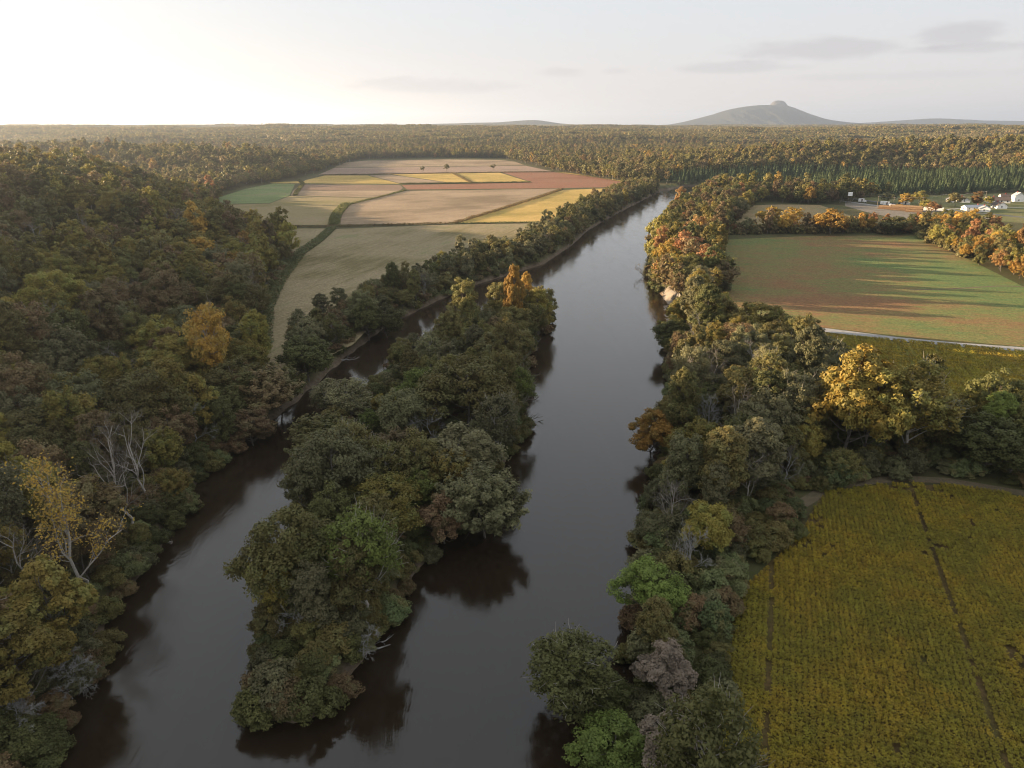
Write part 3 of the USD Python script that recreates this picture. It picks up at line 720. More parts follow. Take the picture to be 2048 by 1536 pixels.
def instancer(name, label, cat, items, kind="stuff"):
    """items: (proto path, x, y, z, rotz, (sx, sy, sz))."""
    path = numbered(name)
    pi = UsdGeom.PointInstancer.Define(stage, path)
    protos = sorted({i[0] for i in items})
    rel = pi.CreatePrototypesRel()
    for k, p in enumerate(protos):
        q = UsdGeom.Xform.Define(stage, f"{path}/prototypes/kind_{k}")
        q.GetPrim().GetReferences().AddInternalReference(p)
        rel.AddTarget(q.GetPath())
    idx = {p: k for k, p in enumerate(protos)}
    pi.CreateProtoIndicesAttr(Vt.IntArray.FromNumpy(np.array([idx[i[0]] for i in items], np.int32)))
    pi.CreatePositionsAttr(Vt.Vec3fArray.FromNumpy(np.array([i[1:4] for i in items], np.float32)))
    half = np.radians(np.array([i[4] for i in items])) / 2
    quat = Vt.QuathArray([Gf.Quath(float(math.cos(h)), 0, 0, float(math.sin(h))) for h in half])
    pi.CreateOrientationsAttr(quat)
    pi.CreateScalesAttr(Vt.Vec3fArray.FromNumpy(np.array([i[5] for i in items], np.float32)))
    tag(pi, label, cat, kind=kind)
    return pi


def copy_of(proto, name, label, cat, loc, rotz, scale, group=None):
    x = thing(name, label, cat, loc, rotz, group, scale)
    x.GetPrim().GetReferences().AddInternalReference(proto)
    x.GetPrim().SetInstanceable(True)
    return x

# ------------------------------------------------------------------ where the woods stand
Z = 3.5
RIGHT_WOOD = Polygon([(9, 40), (17, 40), (18, 61), (22, 86), (30, 99), (43, 112), (57, 124), (72, 131), (96, 134), (125, 131), (158, 122), (200, 108), (215, 116), (150, 140), (112, 147), (98, 158), (93, 172), (88, 188), (84, 206), (78, 224), (71, 238), (62, 247), (52, 232), (40, 185), (32, 152), (26, 128), (20, 103), (14, 81)])
RIGHT_STRIP = Polygon([(66, 290), (66, 320), (67, 348), (76, 400), (95, 479), (132, 586), (168, 690), (206, 795), (240, 850), (250, 760), (225, 680), (190, 600), (165, 540), (150, 500), (138, 470), (118, 420), (104, 360), (94, 310), (86, 296)])
LEFT_STRIP = Polygon([(-61, 200), (-57, 222), (-50, 262), (-36, 300), (-18, 340), (14, 392), (34, 452), (54, 530), (92, 642), (132, 752), (170, 860), (158, 900), (140, 860), (110, 770), (72, 665), (36, 545), (16, 462), (-4, 406), (-32, 352), (-50, 312), (-60, 285), (-64, 262), (-68, 235), (-70, 212)])
HEDGE_ROW = Polygon([(138, 479), (200, 483), (275, 484), (300, 492), (300, 504), (240, 500), (190, 498), (138, 494)])
DIAGONAL_ROW = Polygon([(268, 478), (259, 440), (247, 392), (240, 345), (234, 316), (228, 300), (262, 300), (268, 345), (278, 392), (290, 440), (330, 490), (300, 510)])
rasters = {k: raster(p) for k, p in dict(right_wood=RIGHT_WOOD, right_strip=RIGHT_STRIP, left_strip=LEFT_STRIP, hedge=HEDGE_ROW, diagonal=DIAGONAL_ROW).items()}


def mask_at(m, x, y):
    i, j = np.floor((np.asarray(y) - Y0) / RES).astype(int), np.floor((np.asarray(x) - X0) / RES).astype(int)
    ok = (i >= 0) & (i < NY) & (j >= 0) & (j < NX)
    return np.where(ok, m[np.clip(i, 0, NY - 1), np.clip(j, 0, NX - 1)], False)


def jitter_grid(x0, x1, y0, y1, s, rng, j=0.42):
    a, b = np.meshgrid(np.arange(x0, x1, s), np.arange(y0, y1, s * 0.9))
    a = a + (np.arange(len(a)) % 2)[:, None] * s * 0.5
    return (a + rng.uniform(-j, j, a.shape) * s).ravel(), (b + rng.uniform(-j, j, b.shape) * s).ravel()


def in_view(x, y, margin=70.0, cut=0.83):
    return (np.abs(x) < y * cut + margin) & (y > 30)


trees = []   # dicts: x y z form colour variant scale rot region


def add_trees(x, y, region, mix, forms, smin, smax, rng):
    z = height(x, y)
    cl = fb(x, y, 60, 3, 21)
    names, w = zip(*mix)
    cum = np.cumsum(np.array(w) / sum(w))
    rank = np.clip(0.62 * rng.uniform(0, 1, len(x)) + 0.38 * np.clip((cl - 0.25) * 2, 0, 1), 0, 0.9999)
    # rank keeps neighbours alike
    u = rng.uniform(0, 1, len(x)) * 0.55 + 0.45 * ((cl * 7.3) % 1)
    ci = np.minimum(np.searchsorted(cum, u), len(names) - 1)
    fn, fw = zip(*forms)
    fi = rng.choice(len(fn), len(x), p=np.array(fw) / sum(fw))
    for k in range(len(x)):
        trees.append(dict(x=float(x[k]), y=float(y[k]), z=float(z[k]), form=fn[fi[k]], colour=names[ci[k]] if fn[fi[k]] != "bare" else "brown", variant=int(rng.integers(2)), scale=float(rng.uniform(smin, smax)), rot=float(rng.uniform(0, 360)), region=region))


MIX_ISLAND = [("dark green", 2.4), ("olive", 4.5), ("grey-green", 2.2), ("bright green", 0.35), ("yellow-green", 1.3), ("brown", 1.2)]
MIX_RIGHT = [("dark green", 2.5), ("olive", 3.5), ("grey-green", 2.5), ("bright green", 0.35), ("yellow-green", 1.8), ("brown", 0.9), ("golden", 0.3)]
MIX_LEFT = [("olive", 4), ("dark green", 0.8), ("yellow-green", 4), ("brown", 2.4), ("grey-green", 1.6), ("golden", 0.9), ("rusty", 0.5)]
MIX_AUTUMN = [("olive", 3.4), ("rusty", 1.3), ("brown", 1.5), ("golden", 1.7), ("dark green", 2.4), ("yellow-green", 2.2), ("grey-green", 1.2)]
MIX_STRIP = [("golden", 1.3), ("olive", 3), ("rusty", 0.9), ("brown", 1.4), ("yellow-green", 1.8), ("dark green", 2.2), ("grey-green", 1.6)]
MIX_FAR = [("olive", 4), ("brown", 2), ("dark green", 2.6), ("yellow-green", 2), ("golden", 0.6), ("rusty", 0.6), ("grey-green", 1.4)]
FORMS_NEAR = [("round", 3), ("tall", 2), ("spreading", 1.2), ("tufted", 2), ("feathery", 2), ("thin", 1.3), ("bare", 0.55)]

rng = np.random.default_rng(11)
# island
x, y = jitter_grid(-60, 20, 60, 320, 6.6, rng)
k = mask_at(_island, x, y) & (sample(SHORE, x, y) > 1.2)
add_trees(x[k], y[k], "island", MIX_ISLAND, FORMS_NEAR, 0.45, 1.08, rng)
# right bank wood, strips
x, y = jitter_grid(10, 230, 30, 260, 7.0, rng)
k = mask_at(rasters["right_wood"], x, y) & (sample(SHORE, x, y) > 1.2)
add_trees(x[k], y[k], "right wood", MIX_RIGHT, FORMS_NEAR, 0.48, 1.12, rng)
x, y = jitter_grid(60, 260, 285, 860, 7.5, rng)
k = mask_at(rasters["right_strip"], x, y) & (sample(SHORE, x, y) > 1.2)
add_trees(x[k], y[k], "right strip", MIX_STRIP, FORMS_NEAR, 0.7, 1.1, rng)
x, y = jitter_grid(-90, 180, 185, 905, 6.5, rng)
k = mask_at(rasters["left_strip"], x, y) & (sample(SHORE, x, y) > 1.2)
add_trees(x[k], y[k], "left strip", [("dark green", 3), ("olive", 3), ("grey-green", 3), ("brown", 1), ("yellow-green", 1)], FORMS_NEAR, 0.5, 0.8, rng)
x, y = jitter_grid(120, 360, 320, 520, 8.0, rng)
k = mask_at(rasters["hedge"], x, y)
add_trees(x[k], y[k], "hedge", MIX_AUTUMN, FORMS_NEAR, 0.45, 0.8, rng)
k = mask_at(rasters["diagonal"], x, y)
add_trees(x[k], y[k], "diagonal", [("golden", 3), ("olive", 2), ("rusty", 1.5), ("yellow-green", 2)], FORMS_NEAR, 0.5, 0.9, rng)

# hillsides outside the valley floor, thinner and simpler the farther away
def outside_valley(x, y):
    inside = (x > X0 + 4) & (x < X0 + NX * RES - 4) & (y > Y0 + 4) & (y < Y0 + NY * RES - 4)
    return ~inside | (sample(OUT, x, y) > 1.0)


x, y = jitter_grid(-760, 900, 30, 700, 8.2, rng)
k = outside_valley(x, y) & in_view(x, y, 330) & (np.hypot(x, y) < 700) & (sample(SHORE, x, y) > 1.0)
left = k & (x < 60)
add_trees(x[left], y[left], "left hill", MIX_LEFT, FORMS_NEAR, 0.6, 1.25, rng)
right = k & (x >= 60)
add_trees(x[right], y[right], "right hill", MIX_AUTUMN, FORMS_NEAR, 0.75, 1.15, rng)
x, y = jitter_grid(-1900, 1900, 30, 2300, 10.5, rng)
r = np.hypot(x, y)
k = outside_valley(x, y) & in_view(x, y, 60) & (r >= 700) & (r < 2300)
pl = k & ((fb(x, y, 90, 3, 77) - 0.5) * 0.9 + ((x - 445) / 255) ** 2 + ((y - 905 - 0.1 * (x - 445)) / 165) ** 2 < 1)
kk = k & ~pl
add_trees(x[kk], y[kk], "far hill", MIX_FAR, FORMS_NEAR, 0.8, 1.2, rng)
x, y = jitter_grid(180, 720, 700, 1140, 6.6, rng)
pl = outside_valley(x, y) & (rng.uniform(0, 1, len(x)) < 0.9) & ((fb(x, y, 90, 3, 77) - 0.5) * 0.9 + ((x - 445) / 255) ** 2 + ((y - 905 - 0.1 * (x - 445)) / 165) ** 2 < 1) & in_view(x, y, 60)
add_trees(x[pl], y[pl], "pine plantation", [("pine", 1)], [("pine", 1)], 0.45, 0.95, rng)

# ------------------------------------------------------------------ single trees set by hand
heroes = []


def hero(u, v, H, form, colour, label, R=None, zg=None, cat="tree", at_=0.58, name="broadleaf_tree", variant=0, group=None):
    """A tree whose crown centre shows at (u, v) of the photograph; H metres tall, crown radius R."""
    z = 3.0 if zg is None else zg
    for _ in range(6):
        x, y = at(u, v, z + at_ * H)
        if zg is None:
            z = max(float(height(x, y)), -0.3)
    P = FORMS.get(form, dict(H=17, R=3.1))
    s = H / P["H"]
    r = (R / P["R"]) if R else s
    heroes.append(dict(x=x, y=y, z=z, form=form, colour=colour, variant=variant, scale=s, sxy=r, rot=(u * 7.3 + v) % 360, label=label, cat=cat, name=name, R=R or P["R"] * s))


hero(1028, 590, 27, "tufted", "golden", "tall thin golden sycamore at the upper end of the island", R=3.9)
hero(1074, 618, 19, "tufted", "yellow-green", "yellow green tree leaning over the water beside the golden sycamore", R=6)
hero(1052, 590, 21, "tall", "golden", "narrow golden crown directly right of the tall sycamore", R=2.6)
hero(1002, 614, 13, "tufted", "golden", "small orange tree left of the tall golden sycamore", R=3.6)
hero(935, 778, 21, "spreading", "olive", "huge olive domed tree, largest crown on the island", R=12)
hero(1722, 785, 26, "tufted", "yellow-gold", "big golden sunlit tree rising above the dark right wood", R=10)
hero(1752, 800, 24, "spreading", "yellow-green", "wide yellow green crown just behind the golden sunlit tree", R=9)
hero(1835, 815, 22, "thin", "yellow-green", "loose pale green tree right of the golden sunlit tree", R=8)
hero(1985, 880, 13, "round", "dark green", "dark rounded tree at the right edge beyond the dirt track", R=7)
hero(2035, 895, 12, "round", "dark green", "dark tree cut by the photo's right edge beyond the track", R=6.5)
hero(325, 788, 12, "round", "bright green", "bright green rounded tree on the left slope above the narrow channel", R=6)
hero(418, 690, 25, "thin", "golden", "tall golden tree with a bare straight trunk on the left slope", R=6)
hero(395, 475, 18, "spreading", "golden", "large golden crown at the foot of the left hill by the pale field", R=10)
hero(360, 505, 17, "round", "yellow-green", "yellow green rounded crown left of the large one by the pale field", R=8)
hero(612, 722, 14, "round", "dark green", "dark green rounded tree alone at the pale field's lower corner", R=7.5)
hero(732, 632, 16, "tufted", "dark green", "dark tufted tree at the pale field's edge opposite the island", R=5)
hero(770, 640, 12, "round", "dark green", "dark rounded tree right beside the tufted one at the pale field", R=6.5)
hero(650, 868, 10, "feathery", "olive", "olive bushy willow on the island's left shore at the narrows", R=8)
hero(700, 800, 12, "thin", "grey-green", "thin see-through tree on the island with water showing behind", R=6)
hero(660, 795, 11, "thin", "grey-green", "thin grey green tree at the island's left shore beside the see-through tree", R=5)
hero(842, 975, 9, "round", "bright green", "small bright green bush-like tree in the middle of the island", R=4)
hero(880, 1030, 11, "tufted", "brown", "brown tufted tree on the island's right shore above the water", R=5)
hero(770, 1005, 13, "spreading", "yellow-green", "yellow olive spreading tree in the island's lower middle", R=8)
hero(925, 905, 14, "round", "grey-green", "large grey green rounded tree on the island's right side", R=8)
hero(965, 1000, 14, "feathery", "grey-green", "grey green willow leaning over the wide channel from the island", R=7.5)
hero(800, 900, 11, "feathery", "brown", "brownish feathery tree among green ones in the island's middle", R=6)
hero(1372, 490, 20, "round", "rusty", "large orange rounded tree on the right bank below the river bend", R=9)
hero(1335, 505, 17, "spreading", "golden", "orange gold tree at the water on the right bank below the bend", R=7)
hero(1400, 565, 16, "thin", "grey-green", "pale grey green thin tree beside the sandbar", R=5.5)
hero(1400, 618, 15, "tall", "golden", "slim orange tree at the top of the right wood next to the sandbar", R=4)
hero(1436, 612, 15, "spreading", "yellow-green", "yellow green tree topping the right wood beside the slim orange tree", R=7)
hero(1520, 640, 17, "spreading", "yellow-green", "broad yellow green crown on the right wood's upper edge", R=10)
hero(1475, 665, 15, "feathery", "yellow-green", "feathery yellow green tree behind the broad crown of the right wood", R=8)
hero(1345, 665, 13, "round", "dark green", "dark green rounded tree at the water below the sandbar", R=7)
hero(1306, 862, 13, "tufted", "golden", "sparse golden olive tree leaning out over the river from the right bank", R=5.5)
hero(1225, 1490, 7.5, "round", "bright green", "bright green rounded bush at the bottom edge of the photo", R=5, cat="shrub", name="shrub", variant=1)
hero(1140, 1345, 12, "thin", "dark green", "dark tree standing out over the water at the lower right bank", R=6.2)
hero(1205, 1390, 6, "round", "dark green", "low dark green bush between the dark water tree and the right bank", R=4.5, cat="shrub", name="shrub")
hero(1330, 1335, 9, "tufted", "pinkish grey", "pinkish grey faded shrub above the lower right bank", R=4.2, cat="shrub", name="shrub")
hero(1352, 1478, 8, "tufted", "pinkish grey", "pinkish white seeding shrub nearest the photo's bottom edge", R=4.4, cat="shrub", name="shrub", variant=1)
hero(1515, 905, 17, "tall", "grey-green", "tall grey green poplar in the middle of the right wood", R=5.5)
hero(1540, 430, 17, "round", "golden", "first big orange tree of the hedgerow, counted from the river", R=9)
hero(1590, 432, 14, "thin", "golden", "loose golden tree second in the hedgerow counted from the river", R=7)
hero(1665, 437, 18, "spreading", "golden", "biggest orange tree in the middle of the hedgerow", R=11)
hero(1700, 445, 12, "round", "olive", "olive tree right of the biggest orange tree in the hedgerow", R=6)
hero(1790, 447, 13, "round", "dark green", "dark green rounded tree near the right end of the hedgerow", R=9)
hero(845, 336, 10, "round", "dark green", "left one of three lone trees in the far tan field", R=4, zg=3.5)
hero(893, 334, 12, "tall", "dark green", "middle one of three lone trees in the far tan field", R=4, zg=3.5)
hero(986, 332, 9, "round", "olive", "right one of three lone trees in the far tan field", R=6, zg=3.5)
hero(1868, 412, 10, "round", "rusty", "dark red rounded ornamental tree on the village lawn", R=6, zg=3.5)
hero(1855, 408, 10, "round", "yellow-green", "yellow green ornamental tree left of the dark red one", R=6, zg=3.5)

hero(520, 790, 13, "feathery", "brown", "brownish olive willow mass above the narrows on the left bank", R=9)
hero(470, 760, 14, "round", "olive", "olive rounded tree on the left bank behind the brownish willow", R=8)
hero(555, 775, 12, "feathery", "olive", "olive willow nearest the narrows on the left bank", R=6.5)
hero(500, 850, 10, "round", "brown", "brown low rounded tree at the waterline left of the narrows", R=5.5)
hero(1040, 650, 10, "round", "dark green", "dark green rounded tree left of the bare bank under the golden sycamore", R=5)
hero(1912, 396, 13, "round", "olive", "olive rounded tree behind the farthest left village house", R=7, zg=3.5)
hero(1955, 396, 14, "tall", "rusty", "rust brown tree between the village houses", R=5.5, zg=3.5)
hero(1978, 399, 9, "round", "yellow-green", "small yellow green tree beside the brown-roofed house", R=4.5, zg=3.5)
hero(1815, 396, 12, "round", "golden", "golden rounded tree on the lawn behind the log yard", R=7, zg=3.5)
hero(1775, 393, 10, "round", "grey-green", "grey green rounded tree on the lawn near the billboard", R=8, zg=3.5)
hero(1840, 392, 13, "spreading", "yellow-green", "pale yellow crown beside the golden tree behind the log yard", R=8, zg=3.5)
for t in trees:      # the island's narrow-channel shore carries only low growth at the narrows
    if t["region"] == "island" and 132 < t["y"] < 215 and t["x"] < -25:
        t["scale"] *= 0.55
ht = cKDTree([(h["x"], h["y"]) for h in heroes])
kept = []
for t in trees:
    d, i = ht.query((t["x"], t["y"]))
    if d > 0.62 * heroes[i]["R"] + 0.35 * t["scale"] * FORMS.get(t["form"], dict(R=3))["R"]:
        kept.append(t)
trees = kept

# ------------------------------------------------------------------ leafless trees
bares = []


def bare_tree(u, v, label, H, seed, mat="pale_bark", zg=None, spread=0.45, nl=6, up=0.8, twig=1.0, lean=0.0, rot=0.0, top=None, leaf=None, name="bare_tree", cat="bare tree"):
    z = 3.0 if zg is None else zg
    for _ in range(6):
        x, y = at(u, v, z)
        if zg is None:
            z = max(float(height(x, y)), -0.2)
    tr, limbs, tw = bare(seed, H, spread, nl, up, twig, lean)
    o = thing(name, label, cat, (x, y, z), rot)
    p = o.GetPath()
    put("trunk", *tr, M[mat], p)
    for lv, lf in limbs:
        put("limb", lv, lf, M[mat], p)
    put("twigs", *tw, M[mat if mat != "pale_bark" else "bark"], p)
    if leaf:
        rg = np.random.default_rng(seed)
        c = tw[0][rg.integers(0, len(tw[0]), leaf[1])] + rg.normal(size=(leaf[1], 3)) * 0.35
        put("leaves", *leaf_quads(c, rg.normal(size=c.shape) + [0, 0, 0.6], 0.34, rg), LEAF[leaf[0]], p)
    bares.append((x, y))


bare_tree(183, 1215, "tall pale sycamore with few yellow leaves on the left bank", 26, 3, leaf=("golden", 2600), nl=8, spread=0.38, lean=-0.06)
bare_tree(268, 1075, "slim bare white tree right of the yellow-leaved sycamore", 23, 5, nl=7, spread=0.3, up=1.1)
bare_tree(300, 1020, "thin bare tree behind the slim white one on the left bank", 20, 8, nl=6, spread=0.3, up=1.1)
bare_tree(62, 1200, "leafless crooked tree near the photo's left edge", 16, 7, nl=6, spread=0.6, up=0.5, twig=0.6)
bare_tree(150, 1400, "bushy grey leafless tree fanning over the water at lower left", 8.5, 9, "grey_wood", nl=13, spread=0.75, up=0.5, twig=1.6)
bare_tree(40, 1480, "grey twiggy leafless bush in the lower left corner", 7, 12, "grey_wood", nl=11, spread=0.7, up=0.6, twig=1.5)
bare_tree(592, 1268, "bleached dead tree with crooked limbs near the island's lower end", 8.5, 14, "grey_wood", nl=7, spread=1.0, up=0.2, twig=0.6)
bare_tree(700, 1318, "bleached fallen branches reaching into the wide channel from the island", 6, 17, "grey_wood", nl=6, spread=1.0, up=-0.2, twig=0.6, lean=0.5)
bare_tree(860, 905, "wide grey leafless tree in the middle of the island", 13, 19, "grey_wood", nl=9, spread=0.8, up=0.4, twig=1.4)
bare_tree(1490, 1022, "slender bleached dead tree on the right wood's lower edge", 13, 21, nl=6, spread=0.35, up=0.9, twig=0.6)
bare_tree(1338, 1075, "pale many-limbed bare tree on the right riverbank", 13, 23, nl=8, spread=0.55, up=0.8)
bare_tree(1465, 900, "tall bare pale tree inside the right wood", 17, 25, nl=6, spread=0.35, up=1.0)
bare_tree(1408, 880, "grey bare tree with fine twigs left of the tall bare one", 13, 27, "grey_wood", nl=8, spread=0.5)
bare_tree(1500, 800, "faint grey bare crown among green trees in the right wood", 16, 29, "grey_wood", nl=7, spread=0.45)
bare_tree(1378, 1160, "small bare grey tree above the right bank's bend", 10, 31, "grey_wood", nl=7, spread=0.6, twig=0.8)
bare_tree(1345, 1140, "bleached leaning snag on the right bank", 8, 33, nl=4, spread=0.6, up=0.5, twig=0.3)
bare_tree(1293, 553, "dark dead snag lying in the water at the right bank", 9, 35, "bark", nl=6, spread=0.9, up=0.0, zg=-0.1, lean=-0.6, twig=0.7)
bare_tree(1300, 506, "dark leafless tree overhanging the river on the right bank", 10, 37, "bark", nl=7, spread=0.8, up=0.4)
bare_tree(95, 700, "forked bare tree on the upper left hillside", 18, 39, nl=6, spread=0.6, up=0.6)
bare_tree(400, 925, "bare grey tree leaning over the narrow channel from the left bank", 12, 41, "grey_wood", nl=6, spread=0.6)
bare_tree(650, 740, "leafless scrub tree at the lower corner of the pale field", 8, 43, "bark", nl=7, spread=0.6)
bare_tree(900, 640, "bare brown tree at the narrow channel's upper mouth", 9, 45, "bark", nl=7, spread=0.8)
bt = cKDTree(bares)
trees = [t for t in trees if bt.query((t["x"], t["y"]))[0] > 3.2 and bt.query((t["x"] * 1.05, t["y"] + 7))[0] > 4.5]

# ------------------------------------------------------------------ trees become individuals (largest in view) or woods
def screen(t):
    """Rough size in the photograph: metres of crown over distance; 0 when outside the frame."""
    dx, dy, dz = t["x"], t["y"], t["z"] + 8 - CAM_H
    cd = dy * math.cos(PITCH) - dz * math.sin(PITCH)
    cu = dy * math.sin(PITCH) + dz * math.cos(PITCH)
    if cd < 5:
        return 0
    u, v = 1024 + FPX * dx / cd, 768 - FPX * cu / cd
    m = FPX * 6 / cd
    if u < -m or u > 2048 + m or v < -m or v > 1536 + m:
        return 0
    return t["scale"] * FORMS.get(t["form"], dict(R=3))["R"] / cd


for h in heroes:
    det = "near" if h["y"] < 330 else "mid" if h["y"] < 800 else "far"
    copy_of(tree_proto(h["form"], h["colour"], h["variant"], det), h["name"], h["label"], h["cat"], (h["x"], h["y"], h["z"]), h["rot"], (h["sxy"], h["sxy"], h["scale"]))
for t in trees:
    t["s"] = screen(t)
broad = sorted([t for t in trees if t["form"] != "pine"], key=lambda t: -t["s"])
n_single = 296 - sum(h["cat"] == "tree" for h in heroes)
single, rest = broad[:n_single], broad[n_single:]
FORM_WORDS = {"round": "round-crowned", "tall": "tall narrow", "spreading": "wide spreading", "tufted": "tufted", "feathery": "feathery", "thin": "thin-crowned", "bare": "leafless"}
NTH = ["first", "second", "third", "fourth", "fifth", "sixth", "seventh", "eighth", "ninth", "tenth", "eleventh", "twelfth", "thirteenth", "fourteenth", "fifteenth", "sixteenth", "seventeenth", "eighteenth", "nineteenth", "twentieth", "twenty-first", "twenty-second", "twenty-third", "twenty-fourth"]


def place_words(t):
    x, y, sh = t["x"], t["y"], float(sample(SHORE, t["x"], t["y"]))
    if t["region"] == "island":
        part = "lower end" if y < 118 else "lower half" if y < 155 else "upper half" if y < 205 else "upper end"
        edge = "middle of the island's " if sh > 8 else ""
        c = -40 + (y - 70) * 0.16
        if sh <= 8:
            edge = "narrow-channel side of the island's " if x < c else "wide-channel side of the island's "
        return f"on the {edge}{part}" if sh <= 8 else f"in the {edge}{part}"
    if t["region"] == "right wood":
        if y < 112:
            return "between the river and the soybean field"
        if sh < 12:
            return "along the right bank below the sandbar"
        if x > 105:
            return "in the dark wood beyond the dirt track"
        return "in the right wood's lower half" if y < 180 else "in the right wood's upper half"
    if t["region"] == "left strip":
        return "between the pale field and the river"
    if t["region"] in ("left hill",):
        if sh < 14:
            return "on the left bank of the narrow channel"
        if sh < 40:
            return "low on the slope left of the narrow channel"
        return "high on the wooded left slope"
    return "right of the river beyond the wood"


classes = {}
for t in single:
    classes.setdefault((t["colour"] if t["form"] != "bare" else "grey", FORM_WORDS[t["form"]], place_words(t)), []).append(t)
for (colour, form, place), ts in classes.items():
    ts.sort(key=lambda t: t["y"])
    for k, t in enumerate(ts):
        lab = f"{colour + ' ' if form != 'leafless' else 'grey '}{form} tree {place}" + ("" if len(ts) == 1 else f", {NTH[min(k, 23)]} counting upriver")
        s = t["scale"]
        copy_of(tree_proto(t["form"], t["colour"], t["variant"], "near"), "broadleaf_tree" if t["form"] != "bare" else "bare_tree", lab, "tree" if t["form"] != "bare" else "bare tree", (t["x"], t["y"], t["z"]), t["rot"], (s, s, s * (0.88 + 0.24 * ((t["rot"] * 7.7) % 1))))
pines = sorted([t for t in trees if t["form"] == "pine"], key=lambda t: -t["s"])
for t in pines[:290]:
    s = t["scale"]
    copy_of(tree_proto("pine", "pine", t["variant"], "mid"), "pine_tree", "dark green pine in the plantation on the right-hand hill", "pine tree", (t["x"], t["y"], t["z"]), t["rot"], (s, s, s), "pines of the plantation")
woods = {}
for t in rest + pines[290:]:
    d = math.hypot(t["x"], t["y"])
    if t["form"] == "bare":
        t["colour"] = "brown"
        if d > 420:
            t["form"] = "thin"
    det = "near" if d < 300 and (t["s"] > 0 or abs(t["x"]) < 0.85 * t["y"] + 25) else "mid" if d < 800 else "far"
    if t["form"] == "pine":
        det = "mid"
    name = {"left hill": "hillside_forest", "right hill": "hillside_forest", "far hill": "distant_forest", "pine plantation": "pine_forest", "island": "island_woods"}.get(t["region"], "riverside_woods")
    s = t["scale"]
    woods.setdefault(name, []).append((tree_proto(t["form"], t["colour"], t["variant"], det), t["x"], t["y"], t["z"], t["rot"], (s, s, s * (0.85 + 0.3 * ((t["rot"] * 7.7) % 1)))))
WOOD_LABELS = {"hillside_forest": "autumn forest covering the hillsides left and right of the valley", "distant_forest": "rolling autumn forest beyond the fields", "pine_forest": "rest of the dark pine plantation on the right-hand hill",
               "island_woods": "smaller trees hidden among the island's crowns", "riverside_woods": "wooded banks and hedgerows along the river and fields"}
for name, items in woods.items():
    instancer(name, WOOD_LABELS[name], "woods", items)

# undergrowth along banks, field edges and under the trees
rng = np.random.default_rng(5)
items = []
soy_edge = SOY.buffer(7.0).difference(SOY.buffer(0.3))
wood_any = rasters["right_wood"] | _island | rasters["left_strip"] | rasters["right_strip"] | rasters["hedge"] | rasters["diagonal"] | (~_valley & ~_water)
edge_in = edt(wood_any) * RES
x, y = jitter_grid(-130, 220, 45, 420, 3.1, rng)
sh = sample(SHORE, x, y)
near_edge = sample(edge_in, x, y) < 7
p = np.where((sh > -0.4) & (sh < 5), 0.9, np.where(near_edge, 0.8, 0.4))
k = mask_at(wood_any, x, y) & (sh > -0.3) & (rng.uniform(0, 1, len(x)) < p) & in_view(x, y, 25)
strip = shapely.contains_xy(soy_edge, x, y) & (x < 140) & (sh > 0.5) & (rng.uniform(0, 1, len(x)) < 0.75) & ~shapely.contains_xy(LineString(pts(FLOOR, (1600, 1010), (1655, 977), (1720, 965), (1800, 957), (1900, 962), (2048, 987))).buffer(3.2), x, y)
k |= strip
bar = Polygon(pts(0.5, (1318, 580), (1366, 580), (1372, 650), (1340, 665), (1322, 640)))
k &= ~shapely.contains_xy(bar, x, y)
zz = height(x, y)
for a, b, c in zip(x[k], y[k], zz[k]):
    col = rng.choice(["olive", "dark green", "grey-green", "brown", "weed"], p=[0.28, 0.27, 0.2, 0.12, 0.13])
    s = float(rng.uniform(0.45, 1.0))
    items.append((tree_proto("low", col, int(rng.integers(2)), "near" if math.hypot(a, b) < 200 else "mid"), a, b, max(c, 0.05), rng.uniform(0, 360), (s * 1.1, s * 1.1, s * rng.uniform(0.7, 1.2))))
x, y = jitter_grid(-340, 420, 390, 960, 5.0, rng)
k = (rasters["right_strip"] | rasters["left_strip"] | rasters["hedge"] | rasters["diagonal"])
k = mask_at(k, x, y) & (sample(SHORE, x, y) > -0.3)
zz = height(x, y)
for a, b, c in zip(x[k], y[k], zz[k]):
    s = float(rng.uniform(0.7, 1.3))
    items.append((tree_proto("low", str(rng.choice(["olive", "dark green", "grey-green", "brown"])), 0, "far"), a, b, max(c, 0.05), rng.uniform(0, 360), (s, s, s)))
instancer("undergrowth", "tangled shrubs under the trees and along the river banks", "undergrowth", items)

# ------------------------------------------------------------------ far canopy: woods beyond two kilometres, in stands
def stand(seed, size=110.0):
    r = np.random.default_rng(seed)
    out = []
    for col, share in (("olive", 0.42), ("brown", 0.18), ("rusty", 0.05), ("dark green", 0.24), ("golden", 0.05), ("grey-green", 0.06)):
        n = int(115 * share)
        cx = r.uniform(-size / 2, size / 2, (n, 2))
        vs = []
        for x_, y_ in cx:
            R, Hh = r.uniform(4.5, 7.5), r.uniform(12, 19)
            d = r.normal(size=(26, 3))
            d[:, 2] = np.abs(d[:, 2]) + 0.2
            d = unit(d)
            vs.append(leaf_quads(np.array([x_, y_, Hh - 6]) + d * [R, R, 6], d + r.normal(size=d.shape) * 0.3, 3.2, r, True))
        out.append(("crown", join(*vs), LEAF_FAR[col]))
    return out


stands = [prototype(f"forest_stand_{k}", lambda k=k: stand(70 + k)) for k in range(3)]
items = []
x, y = jitter_grid(-8200, 8200, 1500, 9500, 96.0, rng, 0.12)
r = np.hypot(x, y)
k = (r > 2270) & (r < 9200) & in_view(x, y, 200, 0.80)
zz = height(x, y)
for a, b, c in zip(x[k], y[k], zz[k]):
    items.append((stands[int(rng.integers(3))], a, b, c - 1.0, float(rng.uniform(0, 360)), (1.0, 1.0, float(rng.uniform(0.85, 1.2)))))
instancer("far_forest", "endless hazy autumn forest rolling to the horizon", "woods", items)

